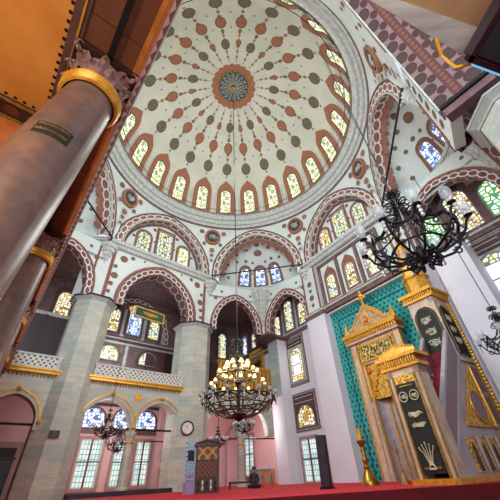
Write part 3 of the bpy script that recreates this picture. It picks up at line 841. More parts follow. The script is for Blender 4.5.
# right hand outer wall (seen from other positions only) and aisle vaults
gR = Fr(-48.6, 11.0)
mb = MB(); mb.box(xb(gR), -3.5, 17.5, -.3, 0, FZ-.1, 11.6, M_wall); mb.build('wall_right', **ST)
mb = MB()
mb.face([L_.sdz(5, 16.3, 11.3), L_.sdz(-10, 16.3, 11.3), L_.sdz(-10, 21, 11.3), L_.sdz(5, 21, 11.3)], M_mauve)
mb.face([MQ+Vector((0, 0, 11.25)), V('B', RV)+Vector((0, 0, 11.25)), L_.sdz(-10, 21, 11.25), L_.sdz(-24, 21, 11.25), Q_.sdz(15.9, 14.5, 11.25)], M_mauve)
mb.face([MQ+Vector((0, 0, 11.25)), V('C', RV)+Vector((0, 0, 11.25)), Q_.sdz(11, 14.5, 11.25), Q_.sdz(16.5, 14.5, 11.25)], M_mauve)
mb.face([MD+Vector((0, 0, 11.25)), V('D', RV)+Vector((0, 0, 11.25)), Q_.sdz(6, 14.5, 11.25), Q_.sdz(-4, 14.5, 11.25), V('E', RV)+Vector((3, -1, 11.25)), V('E', RV)+Vector((0, 0, 11.25))], M_mauve)
mb.face([MA+Vector((0, 0, 11.25)), V('A', RV)+Vector((0, 0, 11.25)), L_.sdz(-2, 21, 11.25), L_.sdz(5, 21, 11.25), V('H', RV)+Vector((-2, 0, 11.25)), V('H', RV)+Vector((0, 0, 11.25))], M_mauve)
mb.build('ceiling_aisles', **ST)

# ---- front wall, left part
def dark_frame(g, s0, s1, z0, z1, w=.18, mm=M_mauve, name='trim_window_surround', lines=True, e=.05, extra=None):
    mb = MB(); B = xb(g)
    mb.box(B, s0, s0+w, 0, e, z0, z1, mm); mb.box(B, s1-w, s1, 0, e, z0, z1, mm); mb.box(B, s0, s1, 0, e+.004, z0, z0+w, mm); mb.box(B, s0, s1, 0, e+.004, z1-w, z1, mm)
    if lines:
        for a, b, c, d in ((s0+w*.4, s1-w*.4, z1-w*.55, z1-w*.4), (s0+w*.4, s1-w*.4, z0+w*.4, z0+w*.55)): mb.box(B, a, b, e, e+.012, c, d, M_greyband)
        for a, b in ((s0+w*.4, s0+w*.55), (s1-w*.55, s1-w*.4)): mb.box(B, a, b, e, e+.012, z0+w*.4, z1-w*.4, M_greyband)
    if extra: extra(mb, B)
    return mb.build(name, **ST)
def tall_window(sc, glm, centre, mirror=1):
    # framed arched window with clear middle lights and a coloured border, small panel above
    def ex(mb, B):
        mb.box(B, sc-.8, sc+.8, 0, .045, 7.15, 7.75, M_brown); mb.box(B, sc-.62, sc+.62, .045, .06, 7.3, 7.34, M_greyband); mb.box(B, sc-.62, sc+.62, .045, .06, 7.56, 7.6, M_greyband)
    dark_frame(gQ, sc-.95, sc+.95, 4.65, 7.85, extra=ex)
    def clear(r, mp, w, v0, v1):
        m = MB()
        for a, b in ((5.3, 5.92), (5.98, 6.6)): strip(m, mp, lambda v: .36, a, b, 2, .02, G_clear)
        m.build('clear_light', r)
        m = MB(); strip(m, mp, lambda v: .40, 5.25, 6.65, 2, .016, M_lead); m.build('glazing_bar', r)
    window(fmap(gQ, sc), 1.15, 4.95, 7.05, glm, panel=(1.5, 7.15, 'flat'), panel_m=M_greyband, extra=clear)
tall_window(15.15, G_amb, True)
tall_window(2.6, G_mix, True)
def mid_window(sc):
    def ex(mb, B):
        mb.box(B, sc-.95, sc+.95, 0, .045, 3.5, 4.1, M_brown); mb.box(B, sc-.8, sc+.8, .045, .06, 3.62, 3.66, M_greyband); mb.box(B, sc-.8, sc+.8, .045, .06, 3.9, 3.94, M_greyband)
        mb.box(B, sc-.85, sc-.7, 0, .04, 2.3, 3.5, M_brown); mb.box(B, sc+.7, sc+.85, 0, .04, 2.3, 3.5, M_brown)
    dark_frame(gQ, sc-1.08, sc+1.08, 2.1, 4.2, extra=ex)
    def star(r, mp, w, v0, v1):
        m = MB(); p = [mp((.36 if i % 2 else .16)*math.cos(2*PI*i/16), 2.85+(.42 if i % 2 else .2)*math.sin(2*PI*i/16), .03) for i in range(16)]; m.face(p, G_ambpat)
        m.tube([mp(.42*math.cos(2*PI*i/24), 2.85+.5*math.sin(2*PI*i/24), .03) for i in range(25)], .02, M_golddk, 4, cap=False); m.build('star_centre', r)
    window(fmap(gQ, sc), 1.38, 2.35, 3.42, G_amb, panel=(1.7, 3.5, 'flat'), panel_m=M_brown, extra=star)
mid_window(14.95)
# the low casement window with a deep pale reveal
def casement(g, s0, s1, z0, z1, name, bars=2, reveal=M_white, wood=M_brownred, depth=.0):
    WN[0] += 1
    mb = MB(); B = xb(g); w = .14
    for a, b, c, d in ((s0-w, s0, z0-w, z1+w), (s1, s1+w, z0-w, z1+w), (s0, s1, z1, z1+w), (s0, s1, z0-w, z0)): mb.box(B, a, b, 0, .09, c, d, M_greypink)
    for a, b, c, d in ((s0, s0+.08, z0, z1), (s1-.08, s1, z0, z1), (s0, s1, z1-.08, z1), (s0, s1, z0, z0+.06)): mb.box(B, a, b, .0, .05, c, d, reveal)
    r = mb.build('window_%d' % WN[0], **ST)
    m = MB(); m.box(B, s0, s1, .0, .02, z0, z1, G_grid); m.build('window_glass', r)
    m = MB(); n = bars
    for i in range(1, n): s = s0+(s1-s0)*i/n; m.box(B, s-.05, s+.05, .02, .06, z0, z1, wood)
    m.box(B, s0, s1, .02, .055, z0+(z1-z0)*.52-.03, z0+(z1-z0)*.52+.03, M_teal); m.build('glazing_bar', r)
    return r
casement(gQ, 14.35, 15.65, -.28, 1.72, 'x', 2)
casement(Q_.at(14.1), 20.5, 21.6, .15, 2.5, 'x', 2)

# three windows over the left part of the front wall, under the small arch; and their twins at right
def clere3(sc, gls, big=0):
    mb = MB(); B = xb(gQ)
    mb.box(B, sc-2.3, sc+2.3, 0, .03, 8.15, 11.3, M_grey); mb.box(B, sc-2.6, sc+2.6, 0, .12, 7.92, 8.12, M_mauve); mb.box(B, sc-2.6, sc+2.6, 0, .18, 8.12, 8.2, M_greyband)
    mb.build('trim_frieze', **ST)
    for k, (ds, w, z1) in enumerate(((-1.4, .62+big*.3, 10.0+big*.25), (0, .80+big*.22, 10.75), (1.4, .62+big*.3, 10.0+big*.25))):
        window(lambda u, v, e, ds=ds: gQ(sc+ds+u, v, e+.03), w, 8.45, z1, gls[k], panel=(w+.44, z1+.35, 'flat'), panel_m=M_mauve)
clere3(15.3, (G_amb, G_mix, G_mix)); clere3(2.55, (G_grn, G_amb, G_grn), 1)
# frieze continuing round the corner bay
mb = MB(); B = xb(gQ); mb.box(B, 17.7, 22.3, 0, .15, 7.6, 7.8, M_mauve); mb.box(B, 17.7, 22.3, 0, .03, 4.3, 7.6, M_wall); mb.box(B, 17.7, 22.3, 0, .2, 7.8, 7.9, M_greyband); mb.box(B, 17.7, 22.3, 0, .04, 7.9, 11.3, M_brown)
B = xb(gL); mb.box(B, -14.8, -8.0, 0, .03, 4.3, 7.6, M_brown)
mb.build('trim_corner_bay', **ST)
window(lambda u, v, e: gQ(21.3+u, v, e+.04), .62, 8.4, 10.0, G_blue, panel=(1.0, 10.3, 'round'), panel_m=M_mauve)
window(lambda u, v, e: gQ(19.9+u, v, e+.04), .5, 8.6, 9.8, G_mix, panel=(.9, 10.1, 'round'), panel_m=M_mauve)
window(lambda u, v, e: gL(-14.5+u, v, e+.04), .72, 8.1, 10.2, G_mix, panel=(1.15, 10.6, 'round'), panel_m=M_brown)

# ---- piers beside the mihrab (flat pilasters)
def pilaster(s0, s1, d0, name, label, mat=M_wall):
    mb = MB(); g = Q_.at(d0); mb.box(xb(g), s0, s1, -(QO-d0), 0, FZ, ZP-.25, mat)
    r = mb.build(name, **ST)
    m = MB(); m.box(xb(g), s0-.05, s1+.05, -(QO-d0), .08, ZP-.25, ZP-.05, M_mauve); m.box(xb(g), s0-.08, s1+.08, -(QO-d0), .13, ZP-.05, ZP+.06, M_greyband); m.build('capital_band', r)
pilaster(10.95, 12.45, 13.0, 'wall_pilaster', '')
pilaster(2.95, 4.28, 13.0, 'wall_pilaster', '')
# spandrel panels above the pilasters
for s in (11.7, 5.1):
    g = Q_.at(13.05); mb = MB()
    mb.box(xb(g), s-.62, s+.62, -.9, 0, ZP+.06, 11.1, M_white)
    B = xb(g)
    for a, b, c, d in ((s-.62, s-.5, ZP+.1, 11.1), (s+.5, s+.62, ZP+.1, 11.1), (s-.62, s+.62, ZP+.06, ZP+.2)): mb.box(B, a, b, 0, .03, c, d, M_rust)
    spots(mb, fmap(g, s), [(0, 10.0, .17, 1), (0, 9.5, .11, 0), (0, 9.0, .17, 0), (0, 8.5, .11, 1)], M_rust, M_greydk, e=.02)
    mb.build('wall_corner_panel', **ST)
# tile wall of the mihrab recess
g = Q_.at(13.66); mb = MB(); mb.box(xb(g), 4.25, 5.28, -.5, 0, FZ, ZP-.2, M_wall); mb.build('wall_front_behind_pulpit', **ST)
g = Q_.at(13.55); mb = MB(); mb.box(xb(g), 5.28, 10.98, -.3, 0, FZ, ZP-.2, M_tile)
B = xb(g)
mb.build('wall_tiled', **ST)
mb = MB()
for (a, b, c, d) in ((6.05, 10.5, 7.05, 7.13), (6.05, 6.12, 5.2, 7.1), (10.43, 10.5, FZ, 7.1)): mb.box(B, a, b, 0, .012, c, d, M_tiledk)
for (a, b, c, d) in ((6.3, 10.2, 7.34, 7.38), (5.75, 10.9, 7.58, 7.64)): mb.box(B, a, b, 0, .01, c, d, M_tiledk)
mb.build('trim_tile_border', **ST)

# wall end pier between corner bay and front wall
mb = MB(); g = Q_.at(13.3); mb.box(xb(g), 15.95, 17.0, -(QO-13.3), -.05, FZ, ZP-.02, M_wall); mb.box(xb(g), 15.95, 17.0, -.05, 0, 4.1, ZP-.02, M_stone); mb.box(xb(g), 15.95, 17.0, -.05, 0, FZ, 4.1, M_wall); mb.build('wall_end_pier', **ST)
mb = MB(); mb.box(xb(g), 15.5, 17.1, -(QO-13.3), 1.2, ZP-.1, ZP+.03, M_mauve); mb.build('trim_end_pier_cap', **ST)

# ------------------------------------------------------------------ octagonal stone piers
def pier(c, r, rot, label, irn=None, top=ZP-.18, warm=2.6, name='stone_pier', z0=FZ, cap=True):
    t = thing(name, label, 'pier', (c.x, c.y, z0))
    def oct(rr, z): return [Vector((c.x + rr*math.cos((rot+22.5+45*i)*D2R), c.y + rr*math.sin((rot+22.5+45*i)*D2R), z)) for i in range(9)]
    mb = MB()
    sl = 2*r*math.sin(PI/8)
    for i in range(8):
        a, b = oct(r, z0), oct(r, top)
        mb.face([a[i], a[i+1], b[i+1], b[i]], M_pierstone, [(i*sl, z0), ((i+1)*sl, z0), ((i+1)*sl, top), (i*sl, top)])
    mb.face(oct(r, top)[:8], M_stone)
    mb.build('shaft', t)
    mb = MB()
    pr = [(r, top), (r+.04, top), (r+.06, top+.05), (r+.20, top+.16), (r+.24, top+.18), (r+.24, top+.24)]
    ms = [M_stone, M_grey, M_stone, irn or M_iron, irn or M_iron]
    for (r0, z_0), (r1, z_1), m in zip(pr, pr[1:], ms):
        a, b = oct(r0, z_0), oct(r1, z_1)
        for i in range(8): mb.face([a[i], a[i+1], b[i+1], b[i]], m)
    mb.face(oct(r+.24, top+.24)[:8], irn or M_iron)
    mb.build('capital', t)
    return t
pier(L_.sdz(-3.0, 16.45, 0), .98, 131, 'massive eight-sided banded stone pier at left with small dark plaque on its shaft')
pier(L_.sdz(-9.25, 16.5, 0), 1.12, 131, 'massive eight-sided banded stone pier with the round clock, beside the carved booth')
pe = Vector((math.cos(38.4*D2R), math.sin(38.4*D2R), 0))*8.2 + Vector((math.sin(38.4*D2R), -math.cos(38.4*D2R), 0))*1.30; pier(pe, 1.0, 38.4, 'pale stone pier top at the right edge below the broad painted arch', irn=M_stone, top=7.15)

# blocks joining pier tops to the arches over them
def corner_block(k, w=1.25):
    c = V(k, RV+.32); f = Fr(AZ[k], 0, (c.x, c.y)); mb = MB()
    mb.box(xb(f), -w/2, w/2, -.8, .2, ZP+.05, 11.2, M_white)
    B = xb(f)
    for a, b, c2, d in ((-w/2, -w/2+.12, ZP+.06, 11.2), (w/2-.12, w/2, ZP+.06, 11.2), (-w/2, w/2, ZP+.06, ZP+.25)): mb.box(B, a, b, .2, .23, c2, d, M_rust)
    spots(mb, lambda x, y, e: f(x, y, e+.2), [(0, 9.9, .19, 0), (0, 9.35, .11, 1), (0, 8.85, .15, 0), (0, 8.45, .09, 1)], M_rust, M_greydk, e=.02)
    mb.build('wall_corner_panel', **ST)
for k in 'AB': corner_block(k, .95)

# ------------------------------------------------------------------ left side: lower arcade, gallery, upper windows
gS = L_.at(15.95)
def gilt(mb, f, cx, hw, sp, ri, w=.07, e=.03, fleur=True):
    archivolt(f, cx, hw, sp, ri, w, M_gold, e=e, mb=mb, n=24)
    if fleur:
        mb.sphere(f(cx, sp+ri+w*.5, e+.03), .10, M_gold, 6)
        for s in (-1, 1): mb.sphere(f(cx+s*(hw+w/2), sp-.03, e+.03), .08, M_gold, 6)
mb = MB(); arched_wall(gS, -9.9, 1.6, 1.9, 4.0, [(-7.38, 1.13, 2.2, 1.12), (-4.88, 1.13, 2.2, 1.12), (-1.15, .92, 2.2, .95)], .55, M_pierstone, M_pierstone, M_pink, mb)
mb.build('wall_arcade_left', **ST)
mb = MB()
for cx, hw, ri in ((-7.38, 1.28, 1.27), (-4.88, 1.28, 1.27), (-1.15, 1.05, 1.1)): gilt(mb, gS, cx, hw-.03, 2.2, ri)
mb.disc(lambda a, b, c: gS(a, b, c), -6.13, 3.42, .2, .2, M_gold, 16, e=.02)
mb.build('trim_gilded_arches', **ST)
mb = MB(); mb.box(xb(gS), -9.9, 1.6, -5.2, .1, 4.0, 4.12, M_grey); mb.build('ceiling_gallery_left', **ST)
mb = MB(); mb.box(xb(gS), -9.3, 1.6, .0, .14, 3.98, 4.1, M_gold); mb.box(xb(gS), -9.3, 1.6, 0, .2, 4.1, 4.16, M_gold)
toothed(mb, straight(gS, 1.6, -9.3, 1), .02, 4.0, .22, .10, .14, M_golddk); mb.build('trim_gilded_cornice', **ST)
def balustrade(g, s0, s1, z0, z1, label, mat=M_lat, cap=M_greyband, posts=(0, 1), e0=.02, e1=.12):
    t = thing('balustrade', label, 'balustrade', g((s0+s1)/2, z0, 0)); B = xb(g)
    m = MB(); m.box(B, s0, s1, e0, e1, z0+.04, z1-.05, mat); m.build('pierced_panel', t)
    m = MB(); m.box(B, s0-.03, s1+.03, e0-.03, e1+.03, z1-.05, z1+.02, cap); m.build('handrail', t)
    m = MB(); m.box(B, s0, s1, e0-.02, e1+.02, z0, z0+.05, cap); m.build('plinth', t)
    for i in range(int((s1-s0)/1.45)+1):
        s = s0 + .08 + (s1-s0-.16)*i/max(1, int((s1-s0)/1.45)); m = MB(); m.box(B, s-.07, s+.07, e0-.03, e1+.035, z0+.02, z1, cap); m.build('post', t)
    return t
balustrade(gS, -8.4, -3.75, 4.16, 4.72, 'pale pierced stone balustrade over the two gilded arches at left')
balustrade(gS, -2.3, 1.4, 4.16, 4.72, 'pale pierced stone balustrade in the bay left of the big left pier')
def column(c, z0, z1, r, label, mat=M_marble, name='arcade_column', group=None, capm=None, gold=True, n=20):
    t = thing(name, label, 'column', (c[0], c[1], z0), group)
    m = MB(); m.lathe([(r*1.5, 0), (r*1.5, .1), (r*1.25, .16), (r*1.3, .22), (r*1.08, .28)], (c[0], c[1], z0), mat, n); m.build('base', t, smooth=True)
    m = MB(); m.lathe([(r*1.05, .28), (r*1.03, (z1-z0)*.4), (r*.95, z1-z0-.45)], (c[0], c[1], z0), mat, n); m.build('shaft', t, smooth=True)
    if gold: m = MB(); m.lathe([(r*.98, -.48), (r*1.12, -.45), (r*1.12, -.41), (r*.98, -.38)], (c[0], c[1], z1), M_gold, n); m.build('necking_ring', t, smooth=True)
    m = MB(); m.lathe([(r*.97, -.4), (r*1.15, -.25), (r*1.5, -.1), (r*1.5, 0)], (c[0], c[1], z1), capm or mat, 8, a0=PI/8); m.build('capital', t)
    return t
p = L_.sdz(-6.13, 16.22, 0); column(p, FZ, 2.0, .19, 'slim tan marble column between the two gilded arches at left', M_pierstone)
p = L_.sdz(-8.5, 16.3, 0); column(p, FZ, 2.0, .2, 'white marble half column against the pier with the round clock')
mb = MB(); mb.box(xb(L_.at(15.75)), -8.3, -3.95, -.5, .1, FZ, FZ+.16, M_dark); mb.build('baseboard_left', **ST)
# iron ties under the arches
def rod(a, b, r, label, name='tie_rod', cat='tie rod', mat=M_iron):
    m = MB(); m.tube([a, b], r, mat, 8); return m.build(name, label=label, category=cat)
rod(gS(-9, 2.12, -.27), gS(-5.9, 2.12, -.27), .045, 'black iron tie rod across the right gilded arch beside the clock')
rod(gS(-.2, 2.12, -.27), gS(-2.3, 2.12, -.27), .045, 'black iron tie rod across the narrow arch left of the big left pier')
rod(gL(-9.6, 1.9, 2.2), gL(-7.9, 1.9, 2.2), .03, 'short black iron rod behind the right gilded arch, in the pink aisle')
# outer wall openings, lower storey
def fan(g, sc, w, z0, z1, gl):
    window(fmap(g, sc), w, z0, z1, gl, panel=(w+.3, z1+.1, 'round'), panel_m=M_mauve, frame_m=M_mauve)
for s in (-5.55, -7.25, -8.75): fan(gL, s, 1.25 if s != -7.25 else 1.0, 2.72, 3.72, G_blue)
mb = MB(); mb.box(xb(gL), -9.6, -4.3, 0, .10, 2.42, 2.6, M_mauve); mb.box(xb(gL), -10.6, -3, 0, .07, 3.85, 4.0, M_brown); mb.build('trim_lintel', **ST)
casement(gL, -6.4, -5.2, -.02, 2.15, 'x', 2); casement(gL, -7.95, -7.1, -.02, 2.1, 'x', 1); casement(gL, -9.25, -8.35, -.02, 2.1, 'x', 2)
# pink apse-like niche at the right end of the aisle
mb = MB(); g = gL
mb.grid(lambda u, v: g(-10.9 + 1.0*math.cos(PI*u)*-1, FZ + 3.6*v if v < .6 else FZ+2.16+1.0*math.sin((v-.6)/.4*PI/2), .9*1.0*0 + .03), 2, 2, M_pink)
mb.box(xb(g), -13.6, -9.5, 0, .5, FZ, 4.0, M_pink)
mb.build('wall_aisle_end', **ST)
g5 = L_.at(20.28); mb = MB(); archivolt(g5, -11.0, .75, 1.6, .95, .14, M_greypink, e=.05, legs=1.9, mb=mb); archivolt(g5, -15.6, .9, 1.9, 1.2, .14, M_greypink, e=.05, legs=2.2, mb=mb); mb.build('trim_niche', **ST)
mb = MB(); mb.box(xb(g5), -10.95, -9.75, 0, .35, FZ, .75, M_greypink); mb.box(xb(g5), -10.2, -9.8, 0, .06, 1.0, 1.55, M_greypink); mb.build('trim_dado_block', **ST)
# door and cabinet at far left
mb = MB(); B = xb(gL)
mb.box(B, -2.75, -.2, 0, .1, FZ, 1.95, M_greypink); mb.build('trim_door_surround', **ST)
mb = MB(); mb.box(B, -2.35, -.5, .1, .16, FZ, 1.7, M_wooddk); r = mb.build('door_1', **ST)
m = MB(); m.tube([gL(-1.7+.12*math.sin(i*.9), .3+.12*i, .19) for i in range(9)], .03, M_lead, 5); m.build('door_inscription', r)
t = thing('cabinet', 'low blue-grey cabinet standing against the left pier below the dark door', 'cabinet', L_.sdz(-1.35, 16.9, FZ))
g6 = L_.at(16.9); m = MB(); m.box(xb(g6), -1.9, -.8, -.45, .35, FZ, 1.0, M_dark); m.build('body', t)
m = MB(); m.box(xb(g6), -1.95, -.75, -.48, .4, 1.0, 1.05, M_dark); m.build('top', t)
m = MB(); m.box(xb(g6), -1.8, -1.35, .35, .37, FZ+.08, .95, M_dark); m.build('door', t)
# upper storey
for s, w, z1, gl in ((-5.3, .72, 10.05, G_amb), (-6.8, .9, 10.75, G_blue), (-8.3, .72, 10.05, G_mix), (-2.05, .8, 10.3, G_amb), (.6, .8, 10.3, G_amb)):
    window(lambda u, v, e, s=s: gL(s+u, v, e), w, 8.45, z1, gl, panel=(w+.5, z1+.4, 'flat' if abs(s+6.8) < .1 else 'round'), panel_m=M_brown)
mb = MB(); B = xb(gL)
mb.box(B, -12, 4, 0, .14, 7.95, 8.02, M_greyband); mb.box(B, -12, 4, 0, .10, 7.75, 7.95, M_brown); mb.box(B, -12, 4, 0, .16, 7.60, 7.72, M_grey)
for s in (-4.55, -6.05, -7.55, -9.1, -3.0): mb.box(B, s-.12, s+.12, 0, .03, 8.2, 10.2, M_grey)
archivolt(gL, -6.8, 2.35, 8.6, 2.3, .38, M_arch2, e=.08, legs=.4, mb=mb)
for s in (-4.2, -6.6, -8.9, -9.95): mb.box(B, s-.1, s+.1, 0, .06, 4.2, 7.6, M_grey if s == -6.6 else M_brown)
mb.build('trim_frieze', **ST)
for s in (-5.5, -8.2): window(lambda u, v, e, s=s: gL(s+u, v, e), 1.2, 6.55, 7.4, G_dome, panel=(1.6, 7.55, 'round'), panel_m=M_brown); window(lambda u, v, e, s=s: gL(s+u, v, e), 1.15, 5.1, 6.1, G_clear2, head='flat', panel=(1.5, 6.2, 'flat'), panel_m=M_brown)
mb = MB(); mb.box(xb(gL), -11.6, -9.35, 0, .12, 4.2, 7.6, M_wooddk)
for s in (-11.6, -10.5, -9.4): mb.box(xb(gL), s-.05, s+.08, .12, .17, 4.2, 7.6, M_redcloth)
mb.build('door_2', **ST)
mb = MB(); g7 = L_.at(19.2)
mb.box(xb(g7), -3.4, 0.9, 0, .06, 4.2, 8.0, M_latdk); mb.box(xb(g7), -3.4, .9, .06, .1, 7.85, 8.05, M_greyband); mb.box(xb(g7), -1.35, -1.2, .06, .12, 4.2, 7.9, M_brown); mb.box(xb(g7), -2.6, -2.45, .06, .12, 4.2, 7.9, M_brown)
mb.build('wall_gallery_screen', **ST)

# ------------------------------------------------------------------ corner bay between the clock pier and the front wall
pB = L_.sdz(-9.25, 16.5, 0)
fB = fr_pts(Q_.sdz(16.3, 12.7, 0), pB); Lb = fB.L
cs = (Vector((-1.0, 19.8, 0)) - fB.o).dot(fB.t)
mb = MB(); h1 = (cs-.2)/2; h2 = (Lb-1.0-cs-.2)/2
arched_wall(fB, 0, Lb-.8, 1.95, 4.3, [(.35+(cs-.55)/2, (cs-.55)/2-.05, 2.15, 1.2), ((cs+Lb-1.0)/2+.1, (Lb-1.0-cs)/2-.2, 2.15, 1.2)], .5, M_pierstone, M_pierstone, M_pink, mb); mb.build('wall_arcade_corner', **ST)
pc = fB(cs, 0, -.25); column((pc.x, pc.y), FZ, 2.0, .19, 'grey marble column in the corner bay behind the large chandelier', M_pierstone)
rod(fB(-.1, 1.85, -.25), fB(cs, 1.85, -.25), .04, 'black iron tie rod from the corner column to the front wall')
rod(fB(cs, 1.85, -.25), fB(Lb-.8, 1.85, -.25), .04, 'black iron tie rod from the corner column to the clock pier')
mb = MB(); mb.face([fB(0, 4.3, 0), fB(Lb, 4.3, 0), L_.sdz(-10, 20.8, 4.3), L_.sdz(-22, 20.8, 4.3), Q_.sdz(16.5, 14.2, 4.3)], M_grey)
mb.face([fB(0, 4.1, 0), fB(Lb, 4.1, 0), L_.sdz(-10, 20.8, 4.1), L_.sdz(-22, 20.8, 4.1), Q_.sdz(16.5, 14.2, 4.1)], M_pink); mb.build('ceiling_gallery_corner', **ST)
gr = fr_pts((.95, 21.7), (-2.35, 18.74))
t = thing('gallery_railing', 'tall gilded slatted railing of the corner gallery behind the large lit chandelier', 'railing', gr(gr.L/2, 4.35, 0)); B = xb(gr)
m = MB(); m.box(B, 0, gr.L, 0, .08, 4.35, 5.85, M_gold); m.build('panel', t)
for i in range(int(gr.L/.36)):
    m = MB(); s = .15+i*.36; m.box(B, s, s+.10, .08, .15, 4.4, 5.85, M_golddk); m.build('slat', t)
m = MB(); m.box(B, -.05, gr.L+.05, -.04, .16, 5.85, 5.96, M_gold); m.build('top_rail', t)
# pink interior wall pieces under the corner gallery
mb = MB(); B = xb(Q_.at(14.1)); mb.box(B, 16.75, 24, -.1, 0, FZ, 4.1, M_pink); mb.build('wall_front_pink', **ST)
mb = MB(); B = xb(Q_.at(14.08)); mb.box(B, 18.2, 20.55, 0, .5, FZ, FZ+.06, M_woodor); mb.box(B, 18.3, 20.5, 0, .12, FZ, .45, M_greypink); mb.build('baseboard_front', **ST)
# ------------------------------------------------------------------ near gallery at left (overhead of the eye), its columns
G_ = Fr(40.0); ZG = 3.95           # s runs along 130 degrees, d is across; the edge stands at d = 0
def gx(s, d, z): return G_.sdz(s, d, z)
mb = MB()      # plank soffit of the edge beam
mb.box(lambda x, y, z: gx(x, y, z), -3.5, 21.5, -.60, .02, ZG, ZG+.14, M_plank)
mb.build('ceiling_beam_soffit', **ST)
mb = MB()
mb.box(lambda x, y, z: gx(x, y, z), -3.5, 21.5, -6.5, -.60, ZG+.02, ZG+.16, M_yel); mb.build('ceiling_gallery_near', **ST)
mb = MB()      # gilded lip and painted tooth moulding along the edge
def run(d0, z0, d1, z1, m):
    for i in range(25):
        a, b = -3.5+i, -2.5+i
        mb.face([gx(a, d0, z0), gx(b, d0, z0), gx(b, d1, z1), gx(a, d1, z1)], m, [(a, 0), (b, 0), (b, 1), (a, 1)])
run(-.045, ZG-.004, -.035, ZG-.02, M_gold); run(-.035, ZG-.02, -.015, ZG-.02, M_woodor); run(-.015, ZG-.02, .0, ZG-.015, M_gold); run(.0, ZG-.015, .05, ZG+.02, M_woodor); run(.05, ZG+.02, .105, ZG+.06, M_mold); run(.105, ZG+.06, .12, ZG+.07, M_greyband); run(.12, ZG+.07, .12, ZG+.9, M_mauve)
run(.12, ZG+.9, -.2, ZG+.9, M_mauve)
mb.build('trim_gallery_edge', **ST)
mb = MB()      # painted dark border round the ochre ceiling panel
B = lambda x, y, z: gx(x, y, z)
mb.box(B, -3.5, 3.35, -.74, -.60, ZG-.03, ZG+.03, M_brown); mb.box(B, -3.5, 3.35, -.66, -.64, ZG-.05, ZG-.02, M_gold)
mb.box(B, 3.2, 3.5, -6.5, -.60, ZG-.02, ZG+.03, M_wooddk); mb.box(B, 3.2, 3.23, -6.5, -.6, ZG-.04, ZG-.02, M_golddk); mb.box(B, 3.46, 3.5, -6.5, -.6, ZG-.04, ZG-.02, M_golddk)
for i in range(64):
    s = 3.1 - i*.1; mb.disc(lambda a, b, c: gx(a, b, ZG+.012), s, -.765, .022, .022, M_iron, 8)
for i in range(56):
    d = -.8 - i*.1; mb.disc(lambda a, b, c: gx(a, b, ZG+.012), 3.16, d, .022, .022, M_iron, 8)
for i in range(22):
    d = -.85 - i*.26; mb.disc(lambda a, b, c: gx(a, b, ZG-.023), 3.345, d, .07, .09, M_wood, 10)
mb.build('trim_ceiling_border', **ST)
mb = MB(); mb.box(B, 3.5, 4.4, -6.5, -.6, ZG-.55, ZG-.0, M_woodor); mb.build('ceiling_cross_beam', **ST)
mb = MB(); mb.box(B, -3.5, 21.5, -6.8, -6.5, FZ-.5, ZG, M_yel); mb.build('wall_gallery_back', **ST)

